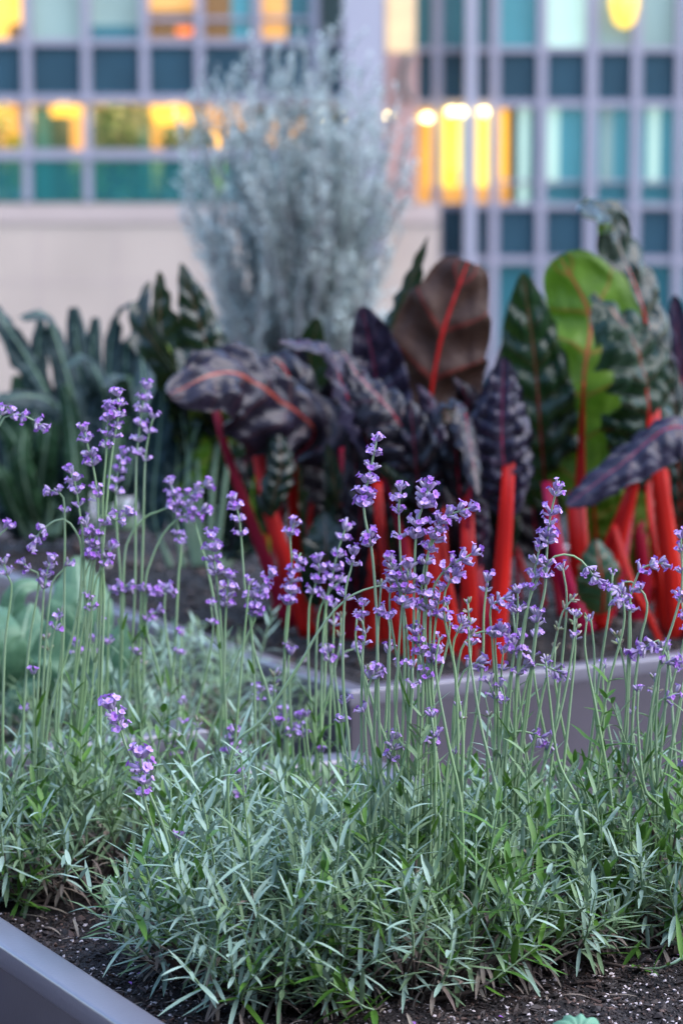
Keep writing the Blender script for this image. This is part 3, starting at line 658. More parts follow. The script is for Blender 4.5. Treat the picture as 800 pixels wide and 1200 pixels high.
 ('R', [(653, 570), (647, 592), (642, 620), (640, 650), (638, 690), (628, 740), (618, 830), (606, 930)], [(3, 8, 1.), (10, 9, 1.1), (34, 10, 1.2), (46, 8, 1.), (58, 10, 1.2), (66, 10, 1.2), (94, 9, 1.1), (108, 8, 1.1)]),
 ('R', [(632, 640), (628, 660), (622, 690), (616, 725), (606, 800), (602, 900)], [(4, 9, 1.1), (20, 9, 1.1), (36, 8, 1.1), (52, 8, 1.1)]),
 ('R', [(702, 682), (692, 672), (684, 660), (670, 651), (652, 651), (640, 662), (624, 690), (612, 740), (604, 830)], [(2, 7, 1.15), (11, 8, 1.2), (22, 8, 1.2)]),
 ('R', [(672, 700), (662, 712), (656, 726), (646, 770), (632, 830), (618, 930)], [(3, 7, .9), (16, 6, 1.), (42, 5, 1.)], 0, 'b'),
 ('R', [(675, 720), (674, 742), (672, 780), (666, 840), (658, 930)], [(2, 7, 1.), (14, 6, .9), (28, 4, 1.)], 0, 'b'),
 ('R', [(629, 718), (627, 736), (622, 780), (612, 860), (600, 950)], [(4, 6, 1.2), (14, 6, 1.2)]),
 ('R', [(606, 690), (606, 720), (602, 760), (596, 830), (590, 940)], [(4, 6, 1.), (26, 8, 1.1)]),
 ('R', [(600, 752), (602, 766), (598, 800), (592, 880)], big(3, 12)),
 ('R', [(616, 778), (606, 790), (604, 830), (600, 920)], w5(3, 14)),
 ('R', [(660, 790), (646, 784), (632, 778), (622, 785), (612, 820), (600, 900)], [(2, 7, 1.), (12, 7, 1.), (24, 5, .9)]),
 ('R', [(642, 872), (632, 864), (618, 858), (600, 858), (590, 880), (586, 950)], [(2, 8, 1.2), (12, 8, 1.2), (24, 6, 1.)]),
 ('E', [(776, 660), (762, 661), (750, 668), (744, 680), (738, 700), (736, 760), (732, 850), (720, 950)], [(2, 7, 1.), (14, 7, 1.), (30, 7, 1.)]),
 ('E', [(722, 702), (725, 690), (732, 680), (744, 685), (756, 700), (757, 720), (750, 750), (742, 820), (738, 930)], [(2, 8, 1.2), (12, 9, 1.2), (48, 8, 1.)]),
 ('E', [(739, 706), (738, 718), (738, 760), (734, 860), (730, 950)], [(10, 7, 1.1)]),
 ('E', [(722, 744), (726, 758), (732, 790), (735, 840), (730, 930)], [(2, 6, 1.), (12, 5, .9)], 0, 'b'),
 ('E', [(742, 764), (756, 758), (770, 750), (776, 760), (782, 775), (780, 810), (774, 880), (765, 960)], [(3, 8, 1.1), (14, 8, 1.1), (26, 8, 1.1), (44, 7, 1.1)]),
 ('E', [(797, 625), (798, 650), (798, 690), (788, 730), (772, 780), (760, 850), (750, 950)], [(4, 10, 1.3), (20, 10, 1.2), (46, 6, 1.1), (76, 8, 1.2)]),
 ('E', [(790, 775), (776, 777), (772, 790), (768, 850), (770, 950)], [(3, 7, 1.1), (14, 6, 1.2)]),
 ('E', [(792, 812), (780, 818), (764, 830), (762, 870), (766, 960)], [(2, 5, 1.), (14, 5, 1.)]),
 ('E', [(795, 900), (786, 908), (778, 940), (770, 1000)], [(2, 6, 1.1)]),
 ('E', [(800, 800), (790, 850), (782, 920), (778, 990)], []),
 ('E', [(708, 850), (704, 880), (698, 930), (690, 980)], [(1, 4, .8)], 0, 'b'),
 ('E', [(815, 700), (806, 780), (800, 860), (792, 960)], [(2, 7, 1.2), (40, 7, 1.)]),
 # lower, half-open flowers
 ('M', [(333, 860), (322, 868), (308, 890), (296, 940)], [(1, 4, 1.)]),
 ('M', [(325, 848), (326, 870), (330, 930)], [(3, 5, 1.4)]),
 ('M', [(274, 856), (272, 875), (268, 900), (270, 960)], big(3, 14, 26)),
 ('M', [(278, 905), (280, 925), (276, 950), (280, 1010)], [(3, 6, 1.1), (28, 8, 1.2)]),
 ('M', [(354, 850), (356, 868), (362, 930)], [(12, 7, 1.2)]),
 ('M', [(383, 762), (386, 778), (392, 830), (396, 900)], [(2, 7, 1.1), (14, 6, 1.)]),
 ('M', [(340, 762), (338, 775), (340, 830), (345, 910)], [(4, 8, 1.1)]),
 ('M', [(416, 760), (400, 766), (392, 780), (398, 840), (404, 920)], [(2, 6, 1.1), (16, 6, 1.)]),
 ('M', [(233, 843), (230, 860), (222, 930)], [(2, 6, .9), (10, 5, .8)], 0, 'b'),
 ('M', [(376, 880), (378, 900), (384, 960)], sm(2)),
 ('C', [(540, 842), (536, 850), (524, 900), (520, 980)], [(2, 4, .8)], 0, 'b'),
 ('C', [(532, 880), (531, 900), (526, 960)], [(1, 3, .9)]),
 ('C', [(422, 895), (434, 930), (440, 990)], [(2, 4, .8)], 0, 'b'),
]
for s_ in ST:
    fstem(*s_)
# plain stems rising through the gaps, a few with a small bud
fills = [('C', 400, 560, 17), ('R', 560, 700, 12), ('M', 280, 410, 10), ('L', 0, 130, 4), ('A', 150, 250, 4), ('E', 700, 810, 10)]
for key, x0, x1, n in fills:
    r = random.Random(hash(key) if False else ord(key) * 31)
    for k in range(n):
        x = x0 + (x1 - x0) * (k + r.random()) / n; yt = r.uniform(665, 840); xb = x + r.uniform(-55, 55) + (x - (x0 + x1) / 2) * -.15
        fstem(key, [(x, yt), (x + r.uniform(-5, 5), yt + 40), ((x * 2 + xb) / 3 + r.uniform(-5, 5), yt + 120), (xb, 960)],
              r.choice(([(2, 6, .9)], [(2, 4, .8)], [(3, 7, 1.), (14, 5, .9)], [(2, 5, 1.), (24, 5, .9)])), r.uniform(-.05, .09), r.choice('fffb'), seed=k * 3 + ord(key))

# ------------------------------------------------------------ big leaves (chard, kale, broad leaves)
def leaf(parent, pts, W, hint, mblade, s0=.45, curl=.3, ruf=.22, nv=7, seed=0, wl=1., wr=1., stalk=None, sw=(.012, .004), prof=(.75, .55), slant=.75, blister=.12, mid_end=.93, ns=46, nt_=21, label=None, wprof=None, wave=None, stalk_name='stalk'):
    r = random.Random(seed); p3 = [P(*q) for q in pts]; n = ns + 14; path = crom(p3, n)
    if wave is None: wave = .10 if (mblade[0] == 'c' and curl < 0) else .05
    if curl < 0: curl *= 1.45
    hints = hint if isinstance(hint, list) else [hint, hint]
    i0 = int(s0 * (n - 1)); rows = []; uvs = []
    sd_ = r.uniform(0, 50)
    for i in range(i0, n):
        x = (i - i0) / (n - 1 - i0)
        T = (path[min(i + 1, n - 1)] - path[max(i - 1, 0)]).normalized()
        g = i / (n - 1) * (len(hints) - 1); gi = min(int(g), len(hints) - 2); H = Vector(hints[gi]).lerp(Vector(hints[gi + 1]), g - gi)
        Nn = (H - T * H.dot(T)).normalized(); S = T.cross(Nn).normalized()
        wv = W * max(math.sin(math.pi * min(max(x, .004), .997) ** prof[0]), 0) ** prof[1] if wprof is None else W * wprof(x)
        wv *= 1 + .07 * noise.noise(Vector((x * 5, sd_, 0)))
        row = []; uvr = []
        for j in range(nt_):
            t = -1 + 2 * j / (nt_ - 1); at_ = abs(t); ww = wv * (wl if t < 0 else wr)
            k = curl * 1.6 + 1e-4
            lat = ww * math.sin(k * at_) / k; hgt = ww * (1 - math.cos(k * at_)) / k
            ph = nv * x - slant * at_ + .13 * noise.noise(Vector((x * 6 + sd_, t * 2.2, 4.)))
            lim = min(1, at_ * 4)
            pk = (abs(math.sin(math.pi * (ph + .5))) ** 1.1 - .5) * ruf * ww * lim * .95
            pk += blister * .3 * ruf * ww * lim * noise.noise(Vector((x * nv * 2.6 + sd_, t * 5.5, seed * .7)))
            pk += blister * ww * noise.noise(Vector((x * 11 + sd_, t * 5, seed * .7))) * min(1, at_ * 3)
            pk += ruf * .9 * ww * at_ ** 3 * noise.noise(Vector((x * 7 + sd_, 3 * (t > 0), 2.2)))
            hgt += .28 * ruf * ww * at_ ** 4 * math.sin(2 * math.pi * nv * .8 * x + sd_ + (2 if t > 0 else 0)); lat *= 1 + .07 * at_ * noise.noise(Vector((x * 16, t, sd_)))
            hgt += wave * W * math.sin(x * 9 + sd_) * at_
            row.append(path[i] + S * (lat * (1 if t > 0 else -1)) + Nn * (hgt + pk) + T * (at_ * ww * .12 * math.sin(2 * math.pi * ph + 1)))
            uvr.append((x, t * .5 + .5))
        rows.append(row); uvs.append(uvr)
    b = MB(); b.quadgrid(rows, 0, uvs); lf = b.build('leaf', M[mblade], parent)
    if label: lf['label'] = label
    if stalk:
        if mblade not in ('cbrown', 'cbright', 'kale', 'kgreen', 'squash', 'cbig') and mid_end > .9: mid_end = s0 + (1 - s0) * .55
        e = int(mid_end * (n - 1)); b = MB(); q = path[:e + 1]; m = len(q)
        rad = []
        for i in range(m):
            f_ = i / (n - 1)
            if f_ < s0: rr = sw[0] + (sw[1] * (1.5 if mblade in ('cbrown', 'cbright') else .8) - sw[0]) * (f_ / max(s0, .01)) ** 1.2
            else: rr = sw[1] * (1.5 if mblade in ('cbrown', 'cbright') else .8) * (1 - .85 * (f_ - s0) / max(mid_end - s0, .01))
            rad.append(max(rr, .0006))
        H = Vector(hints[0]); b.tube(q, rad, 28, 0, flat=.42, rib=.07, up=tuple(Vector((H.x * .3, -1, .15)).normalized()))
        s_ = b.build(stalk_name, M[stalk], lf); s_.matrix_parent_inverse = Matrix.Identity(4)
        if lf.parent: pass
    return lf
def stub(parent, pts, w0, w1, m, up=(0, -1, .15), D=None):
    (xa, ya, da), (xb, yb, db) = pts[-2], pts[-1]; l_ = 75 / max(abs(yb - ya), 30)
    ext = (xb + (xb - xa) * l_ * .6, yb - 75, db + .05)
    b = MB(); q = crom([P(*p_) for p_ in pts + [ext]], 18)
    b.tube(q, [(w0 + (w1 - w0) * min(1, i / 12)) * (1.12 - .25 * i / 17) * .8 for i in range(18)], 28, 0, flat=.42, up=up, rib=.07); return b.build('stalk', M[m], parent)
F = (0, -1, .25); Bk = (.1, 1, .2); UP = (0, -.35, 1)
px = lambda w_, D: w_ / FPX * D

def chard(label, u, v):
    g = G(u, v, SZ); t = empty('chard_plant', g); tag(t, label, 'chard plant', 'red-stalked chard plants'); return t
# --- left chard
c = chard('red-stalked chard at the left, with a large plum leaf drooping left over two stalks', 345, 735)
D = 3.92
leaf(c, [(352, 742, D), (330, 660, D), (332, 560, D - .02), (368, 508, D - .05), (330, 470, D - .12), (268, 436, D - .2), (198, 462, D - .26)], px(66, D), [F, F, (.1, -1, .5), (0, -1, .5), (-.1, -1, .7)], 'cbig', s0=.44, curl=-.45, ruf=.30, nv=6, seed=1, wl=1.1, wr=.95, stalk='crimson', sw=(.010, .0022), prof=(.8, .5), blister=.22, label='large glossy plum leaf draped to the left')
stub(c, [(340, 735, D - .1), (305, 640, D - .1), (262, 518, D - .08)], px(10, D), px(6, D), 'crimson')
stub(c, [(362, 745, D - .12), (338, 670, D - .12), (313, 588, D - .1)], px(12, D), px(10, D), 'red')
leaf(c, [(352, 742, D + .1), (344, 610, D + .05), (342, 500, D), (338, 440, D), (310, 420, D), (296, 470, D - .05)], px(32, D), [F, F, (0, -.4, 1), (-1, -.3, .5)], 'cpurple', s0=.6, curl=-.4, seed=2, stalk='red', sw=(.011, .007), ruf=.3)
leaf(c, [(365, 740, D + .1), (362, 620, D + .1), (372, 540, D + .1), (362, 440, D + .12), (372, 372, D + .1)], px(30, D), F, 'cdark', s0=.5, curl=.3, seed=3, stalk='red', sw=(.006, .003))
leaf(c, [(384, 740, D + .15), (380, 600, D + .12), (372, 540, D + .12), (345, 480, D + .1), (350, 395, D + .1)], px(26, D), F, 'cpurple', s0=.5, curl=.3, seed=4, stalk='orange', sw=(.007, .004))
leaf(c, [(398, 745, D - .1), (400, 640, D - .05), (392, 590, D), (380, 520, D), (392, 440, D)], px(38, D), (.3, -1, .2), 'cpurple', s0=.45, curl=.4, seed=5, stalk='red', sw=(.014, .006), ruf=.4)
leaf(c, [(322, 720, D + .05), (318, 600, D + .1), (320, 520, D + .1), (300, 490, D + .1)], px(22, D), F, 'cdark', s0=.4, curl=.3, seed=6, stalk='crimson', sw=(.004, .002), ruf=.4)
leaf(c, [(335, 735, D), (325, 660, D - .08), (318, 600, D - .14), (330, 545, D - .14), (322, 495, D - .12)], px(20, D), (.3, -1, .3), 'cdark', s0=.62, curl=-.4, seed=9, ruf=.5)
leaf(c, [(372, 725, D - .14), (378, 700, D - .16), (382, 655, D - .18), (380, 600, D - .16)], px(30, D), (0, -1, .3), 'cdark', s0=.12, curl=.2, seed=7, stalk='red', sw=(.004, .002), ruf=.05, blister=.05, label='low smooth dark leaf')
leaf(c, [(372, 720, D + .2), (362, 660, D + .2), (356, 600, D + .18), (350, 535, D + .18)], px(20, D), (.1, -1, .2), 'cdark', s0=.2, curl=-.3, seed=10, ruf=.4)
leaf(c, [(320, 700, D + .3), (312, 640, D + .3), (310, 590, D + .3), (316, 525, D + .3)], px(20, D), Bk, 'cbright', s0=.3, curl=.2, seed=8, stalk='red', sw=(.003, .002), ruf=.15, label='bright green leaf seen between the stalks')
# --- green chard behind left
c = chard('dark green chard with pointed glossy leaves behind the plum leaf, next to the kale', 235, 660)
D = 4.25
leaf(c, [(232, 665, D), (222, 560, D), (210, 470, D), (190, 400, D), (186, 318, D)], px(26, D), (.6, -1, .2), 'cdark', s0=.38, curl=.6, seed=11, stalk='kstalk', sw=(.006, .003), ruf=.5, nv=9)
leaf(c, [(236, 665, D), (232, 560, D), (225, 480, D), (200, 430, D - .05), (168, 380, D - .05), (176, 330, D)], px(24, D), (-.6, -1, .1), 'cdark', s0=.4, curl=.5, seed=12, stalk='kstalk', sw=(.006, .003), ruf=.35)
leaf(c, [(244, 665, D), (250, 560, D), (258, 480, D), (240, 400, D), (212, 308, D)], px(36, D), (.2, -1, .4), 'cdark', s0=.42, curl=-.3, seed=13, stalk='kstalk', sw=(.006, .003), ruf=.55, nv=9, prof=(.62, .7))
leaf(c, [(250, 665, D), (262, 580, D), (268, 500, D), (240, 450, D - .1), (204, 410, D - .1)], px(34, D), UP, 'cdark', s0=.42, curl=-.3, seed=14, stalk='kstalk', sw=(.006, .003), ruf=.4)
leaf(c, [(228, 665, D), (218, 600, D), (225, 520, D), (245, 470, D), (240, 430, D)], px(24, D), Bk, 'cbright', s0=.3, curl=.2, seed=15, stalk='kstalk', sw=(.005, .003), ruf=.15)
leaf(c, [(215, 665, D), (205, 600, D), (208, 540, D), (214, 470, D)], px(20, D), (.4, -1, .2), 'kale', s0=.2, curl=.5, seed=16, stalk='kstalk', sw=(.005, .003), ruf=.2)
leaf(c, [(200, 665, D), (180, 600, D), (186, 520, D), (192, 440, D)], px(22, D), F, 'kale', s0=.2, curl=.4, seed=17, stalk='kstalk', sw=(.005, .003), ruf=.2)
for k, (x, yt, w_, m_) in enumerate(((252, 500, 20, 'cdark'), (275, 520, 20, 'cdark'), (290, 480, 24, 'cpurple'), (262, 560, 18, 'kale'), (242, 540, 20, 'cdark'), (300, 540, 18, 'cdark'))):
    leaf(c, [(250 + k * 3, 665, D + .1), (x + 6, 620, D + .12), (x, (yt + 620) / 2, D + .12), (x - 6, yt, D + .12)], px(w_, D), (.2 * (-1) ** k, -1, .2), m_, s0=.1, curl=.4, seed=100 + k, stalk='kstalk', sw=(.004, .002), ruf=.35)
# --- centre chard
c = chard('tall purple-brown chard in the middle with a broad matte brown leaf', 500, 775)
D = 3.62
leaf(c, [(522, 785, D), (490, 720, D), (460, 590, D), (405, 462, D - .04), (382, 412, D - .06), (328, 398, D - .12)], px(36, D), [F, (.5, -.8, .6), (.7, -.5, 1), (.4, -.5, 1), (-.2, -.5, 1)], 'clilac', s0=.52, curl=-.55, ruf=.42, nv=9, seed=21, wl=.55, wr=1.0, stalk='crimson', sw=(.0085, .0038), blister=.25, label='crinkled lilac leaf arching to the left')
leaf(c, [(500, 780, D + .05), (505, 690, D + .05), (508, 600, D), (470, 500, D - .03), (420, 440, D - .02), (400, 410, D)], px(52, D), [F, F, (.4, -.6, .8)], 'cpurple', s0=.5, curl=-.5, ruf=.45, nv=9, seed=22, stalk='red', sw=(.014, .004), blister=.25)
leaf(c, [(455, 780, D + .2), (440, 640, D + .2), (446, 520, D + .2), (440, 440, D + .2), (424, 360, D + .15)], px(42, D), [F, F, (0, -1, .8)], 'clilac', s0=.48, curl=.25, ruf=.35, nv=8, seed=23, stalk='orange', sw=(.011, .003), prof=(.8, .5), blister=.2)
leaf(c, [(490, 780, D + .25), (494, 650, D + .25), (500, 510, D + .25), (516, 400, D + .25), (548, 306, D + .25)], px(66, D), Bk, 'cbrown', s0=.42, curl=.3, ruf=.22, nv=5, seed=24, stalk='red', sw=(.010, .0030), prof=(.9, .30), blister=.1, label='broad matte brown leaf seen from its underside', wave=.13)
leaf(c, [(470, 775, D + .4), (455, 560, D + .4), (450, 420, D + .4), (474, 350, D + .38), (502, 276, D + .35)], px(26, D), (-.5, -1, .4), 'cdark', s0=.5, curl=-.3, ruf=.6, nv=10, seed=25, stalk='red', sw=(.006, .002), prof=(.6, .75))
leaf(c, [(545, 785, D), (548, 690, D), (536, 560, D), (530, 500, D - .03), (512, 478, D - .06), (508, 510, D - .08)], px(28, D), [F, F, (0, -.5, 1), (-1, -.5, .2)], 'cpurple', s0=.55, curl=-.5, ruf=.5, nv=8, seed=26, stalk='crimson', sw=(.013, .0035), blister=.25)
leaf(c, [(548, 785, D + .03), (552, 700, D), (548, 600, D - .03), (556, 530, D - .06), (545, 485, D - .1), (560, 580, D - .16)], px(20, D), [F, F, (.8, -.5, .4), (.5, -1, 0)], 'cpurple', s0=.6, curl=-.4, ruf=.5, nv=8, seed=27, stalk='crimson', sw=(.006, .002))
leaf(c, [(566, 785, D), (580, 690, D - .02), (596, 610, D - .02), (588, 520, D - .05), (590, 418, D - .05)], px(42, D), (.1, -1, .35), 'clilac', s0=.50, curl=-.35, ruf=.5, nv=11, seed=28, stalk='magenta', sw=(.003, .0025), prof=(.75, .6), blister=.25, label='upright deeply crinkled purple-blue leaf')
for k, (a_, D_, c1, c2, m_) in enumerate((([(576, 790), (586, 690), (594, 570)], D - .05, 14, 10, 'red'), ([(545, 790), (550, 720), (548, 640)], D - .03, 14, 10, 'red'), ([(505, 785), (512, 730), (506, 650)], D, 14, 9, 'red'), ([(440, 790), (432, 730), (432, 680)], D + .1, 12, 10, 'red'), ([(560, 790), (566, 740), (560, 690)], D + .1, 14, 9, 'crimson'), ([(470, 790), (460, 720), (448, 640)], D + .05, 11, 8, 'red'), ([(408, 755), (412, 690), (405, 600)], D + .2, 9, 7, 'crimson'), ([(535, 790), (528, 730), (520, 670)], D + .05, 13, 9, 'red'), ([(485, 790), (482, 740), (478, 690)], D - .02, 12, 8, 'orange'))):
    stub(c, [(x, y, D_) for x, y in a_], px(c1, D), px(c2, D), m_)
leaf(c, [(470, 780, D + .1), (478, 680, D + .05), (490, 600, D), (486, 530, D - .04), (480, 470, D - .04)], px(34, D), (-.2, -1, .3), 'cpurple', s0=.35, curl=-.4, ruf=.5, nv=9, seed=29, stalk='crimson', sw=(.005, .002))
leaf(c, [(420, 760, D + .2), (412, 660, D + .2), (425, 600, D + .15), (440, 520, D + .1)], px(34, D), (.2, -1, .3), 'cpurple', s0=.3, curl=.3, ruf=.4, nv=8, seed=30, stalk='red', sw=(.005, .002))
leaf(c, [(560, 780, D + .3), (540, 640, D + .3), (528, 560, D + .3), (522, 440, D + .28)], px(46, D), F, 'cpurple', s0=.3, curl=.2, ruf=.3, seed=31, stalk='red', sw=(.006, .002))
leaf(c, [(500, 780, D + .35), (500, 660, D + .35), (480, 560, D + .35), (466, 440, D + .35)], px(46, D), F, 'cpurple', s0=.25, curl=.2, ruf=.3, seed=32, stalk='crimson', sw=(.006, .002))
leaf(c, [(545, 780, D + .35), (560, 660, D + .4), (570, 560, D + .4), (570, 460, D + .4)], px(40, D), F, 'cpurple', s0=.25, curl=.2, ruf=.3, seed=33, stalk='crimson', sw=(.006, .002))
for k, (x, yt, D_, w_, hx) in enumerate(((392, 540, .34, 30, .1), (418, 500, 0, 26, .3), (446, 520, .12, 24, -.3), (490, 520, .05, 26, .2), (522, 560, .1, 22, -.2), (556, 500, .14, 24, .4), (392, 520, .2, 24, .1), (474, 590, .02, 20, .3), (430, 585, .1, 20, -.3))):
    leaf(c, [(470 + (x - 470) * .5, 775, D + .2 + D_), (x, 700, D + .1 + D_), (x + 4, (yt + 690) / 2, D + .02 + D_), (x - 8, yt, D + D_)], px(w_, D), (hx, -1, .35), 'cpurple' if k % 3 else 'cdark', s0=.36, curl=-.5, ruf=.5, nv=7, seed=140 + k, stalk='crimson', sw=(.005, .002), blister=.3)
for k, (x, yt, D_, w_, hx) in enumerate(((455, 420, .25, 34, .2), (482, 400, .3, 34, -.3), (405, 430, .3, 30, .3), (545, 440, .22, 30, -.2), (505, 450, .1, 30, .3), (588, 470, .3, 30, .1), (372, 450, .35, 28, -.2), (560, 545, -.02, 22, .5), (462, 545, -.04, 24, -.4))):
    leaf(c, [(480 + (x - 480) * .5, 775, D + .25 + D_), (x - 3, 680, D + .15 + D_), (x + 6, (yt + 660) / 2, D + .05 + D_), (x + 2, yt + 30, D + D_), (x - 14, yt, D + D_ - .04)], px(w_, D), [(hx, -1, .2), (hx, -1, .3), (hx, -.8, .8)], ('cpurple', 'clilac', 'cdark')[k % 3], s0=.40, curl=-.5, ruf=.5, nv=9, seed=170 + k, stalk='crimson', sw=(.006, .002))
# --- right chard
c = chard('green and red chard at the right with a bright green leaf and wide red stalks', 690, 735)
D = 3.9
leaf(c, [(660, 735, D + .1), (645, 640, D + .1), (634, 520, D - .02), (626, 420, D - .04), (612, 320, D - .06)], px(50, D), (0, -1, .35), 'cgreen', s0=.34, curl=-.3, ruf=.5, nv=9, seed=41, stalk='crimson', sw=(.008, .003), prof=(.72, .6), blister=.25, label='crinkled grey-green leaf')
leaf(c, [(684, 735, D), (678, 640, D), (680, 540, D), (684, 440, D), (690, 370, D + .03), (655, 300, D + .05)], px(66, D), [(0, 1, .2), (0, 1, .2), (.2, 1, .1)], 'cbright', s0=.33, curl=.25, ruf=.15, nv=6, seed=42, wl=1., wr=1., stalk='red', sw=(.017, .006), prof=(1.15, .4), label='bright green backlit leaf with red veins', wave=.04, mid_end=.66)
leaf(c, [(700, 735, D - .05), (724, 640, D - .05), (746, 560, D - .05), (760, 490, D - .08), (742, 400, D - .1), (696, 342, D - .06)], px(58, D), [(.3, -1, .3), (.3, -.8, .6), (.5, -.6, .8)], 'cgreen', s0=.42, curl=-.35, ruf=.5, nv=8, seed=43, stalk='red', sw=(.015, .006), prof=(.75, .5), blister=.3, label='glossy blistered green leaf')
leaf(c, [(775, 755, D + .1), (778, 600, D + .1), (770, 460, D + .1), (752, 360, D + .1), (725, 290, D + .1), (712, 252, D + .08), (682, 246, D)], px(40, D), [(.5, -1, .1), (.5, -1, .2), (.5, -1, .4), (.3, -.8, .9)], 'cdark', s0=.48, curl=-.25, ruf=.34, nv=8, seed=44, wl=.9, wr=1., stalk='orange', sw=(.016, .0055), prof=(.7, .45), blister=.2, label='tallest leaf, arching left at its tip')
leaf(c, [(765, 755, D + .12), (768, 600, D + .14), (758, 450, D + .14), (738, 350, D + .14), (716, 290, D + .14), (702, 256, D + .1)], px(26, D), (-.5, 1, .1), 'cbright', s0=.5, curl=.4, ruf=.2, nv=7, seed=45, prof=(.7, .5))
leaf(c, [(800, 760, D - .1), (830, 640, D - .2), (836, 540, D - .25), (790, 500, D - .3), (726, 545, D - .34), (664, 592, D - .36)], px(36, D), [F, (.3, -1, .3), (-.1, -.6, 1), (-.4, -.8, .7), (-.4, -1, .5)], 'clilac', s0=.5, curl=-.5, ruf=.3, nv=9, seed=46, stalk='crimson', sw=(.01, .004), prof=(.8, .42), blister=.2, label='grey-purple leaf nodding to the lower left')
leaf(c, [(800, 745, D + .2), (806, 600, D + .2), (800, 480, D + .2), (794, 400, D + .2), (790, 346, D + .2)], px(26, D), F, 'clilac', s0=.5, curl=.3, ruf=.3, seed=47, stalk='orange', sw=(.009, .003))
leaf(c, [(700, 735, D - .1), (706, 705, D - .13), (704, 675, D - .15), (698, 632, D - .14)], px(30, D), (.2, -1, .4), 'cbright', s0=.2, curl=-.3, ruf=.05, seed=48, stalk='red', sw=(.003, .0015), blister=.05, label='small rounded green leaf at the base')
leaf(c, [(735, 735, D + .15), (738, 690, D + .12), (742, 640, D + .1), (746, 560, D + .1)], px(26, D), Bk, 'cgreen', s0=.3, curl=.2, ruf=.2, seed=49, stalk='red', sw=(.004, .002))
leaf(c, [(700, 735, D + .2), (698, 640, D + .2), (694, 560, D + .2), (700, 500, D + .2)], px(40, D), Bk, 'cbright', s0=.4, curl=.2, ruf=.2, seed=50, stalk='red', sw=(.004, .002))
leaf(c, [(610, 740, D + .3), (604, 640, D + .3), (600, 540, D + .3), (592, 400, D + .3)], px(34, D), F, 'cpurple', s0=.35, curl=-.3, ruf=.5, nv=9, seed=54, stalk='crimson', sw=(.006, .003))
leaf(c, [(640, 735, D + .2), (630, 650, D + .2), (622, 560, D + .2), (628, 470, D + .2)], px(34, D), F, 'cpurple', s0=.3, curl=.3, ruf=.4, seed=51, stalk='crimson', sw=(.006, .003))
leaf(c, [(760, 745, D + .35), (766, 640, D + .3), (776, 540, D + .3), (784, 440, D + .3)], px(40, D), F, 'cdark', s0=.35, curl=.3, ruf=.4, seed=52, stalk='red', sw=(.006, .003))
leaf(c, [(720, 745, D + .35), (726, 640, D + .35), (724, 540, D + .35), (720, 440, D + .3)], px(46, D), F, 'cgreen', s0=.35, curl=.3, ruf=.4, seed=53, stalk='red', sw=(.006, .003))
for a_, D_, c1, c2, m_ in (([(688, 742), (668, 700), (652, 640)], D - .08, 12, 9, 'magenta'), ([(690, 742), (700, 690), (715, 640), (736, 585)], D - .04, 15, 10, 'red'), ([(684, 742), (680, 690), (676, 620)], D - .02, 16, 14, 'red'), ([(796, 765), (790, 700), (780, 620), (768, 530)], D - .1, 16, 11, 'orange'), ([(782, 765), (774, 700), (764, 630)], D - .08, 8, 5, 'orange'), ([(790, 762), (806, 700), (812, 640)], D, 14, 10, 'red'), ([(740, 745), (752, 690), (750, 620)], D + .1, 12, 8, 'crimson'), ([(776, 760), (758, 720), (742, 690)], D - .12, 4, 5, 'orange'), ([(700, 742), (716, 700), (728, 650)], D + .05, 13, 9, 'crimson')):
    stub(c, [(x, y, D_) for x, y in a_], px(c1, D), px(c2, D), m_)

for k, (x, yt, D_, w_, m_) in enumerate(((605, 350, .3, 30, 'cdark'), (720, 400, .25, 40, 'cgreen'), (790, 420, .1, 30, 'cdark'), (640, 430, .25, 34, 'cgreen'), (765, 480, .1, 34, 'cdark'))):
    leaf(c, [(690 + (x - 690) * .5, 740, D + .2 + D_), (x, 640, D + .1 + D_), (x + 4, (yt + 640) / 2, D + D_), (x - 6, yt, D + D_)], px(w_, D), (.2, -1, .3), m_, s0=.34, curl=-.4, ruf=.5, nv=9, seed=190 + k, stalk='red', sw=(.008, .003))
# --- kale
def kale(label, u, v):
    g = G(u, v, SZ); t = empty('kale_plant', g); tag(t, label, 'kale plant', 'dark kale plants behind the lavender'); return t
kw = lambda x: max(math.sin(math.pi * (.06 + .92 * x) ** .8), 0) ** .45
def kl(c, pts, w_, hint, seed, m_='kale', s0=.22, curl=-.35):
    leaf(c, pts, px(w_, pts[0][2]), hint, m_, s0=s0, curl=curl, ruf=.14, nv=14, seed=seed, stalk='kstalk', sw=(.006, .0028), wprof=kw, blister=.35, slant=.6)
D = 4.75
c = kale('dark blue-green kale with leaves arching out of the left edge', 50, 620)
kl(c, [(60, 628, D), (95, 560, D), (86, 500, D - .05), (50, 466, D - .1), (-15, 468, D - .15)], 26, [F, (.5, -.6, .8), (0, -.5, 1)], 61)
kl(c, [(66, 628, D), (84, 560, D), (60, 470, D), (20, 400, D - .05), (-20, 340, D - .05)], 24, [F, (.6, -.8, .5), (.5, -.6, .8)], 62)
kl(c, [(56, 628, D), (58, 560, D), (40, 480, D + .1), (44, 420, D + .1), (48, 375, D + .1)], 18, F, 63)
kl(c, [(40, 628, D), (30, 570, D - .05), (20, 520, D - .1), (-10, 480, D - .1)], 18, F, 64, 'kgreen')
kl(c, [(45, 628, D), (48, 570, D - .05), (54, 520, D - .1), (60, 470, D - .1)], 18, F, 65, 'kgreen')
kl(c, [(30, 628, D), (14, 590, D - .05), (2, 560, D - .1), (-14, 540, D - .1)], 14, F, 66, 'kgreen')
kl(c, [(50, 628, D), (36, 590, D - .1), (26, 540, D - .15), (28, 500, D - .15)], 15, F, 67, 'kgreen')
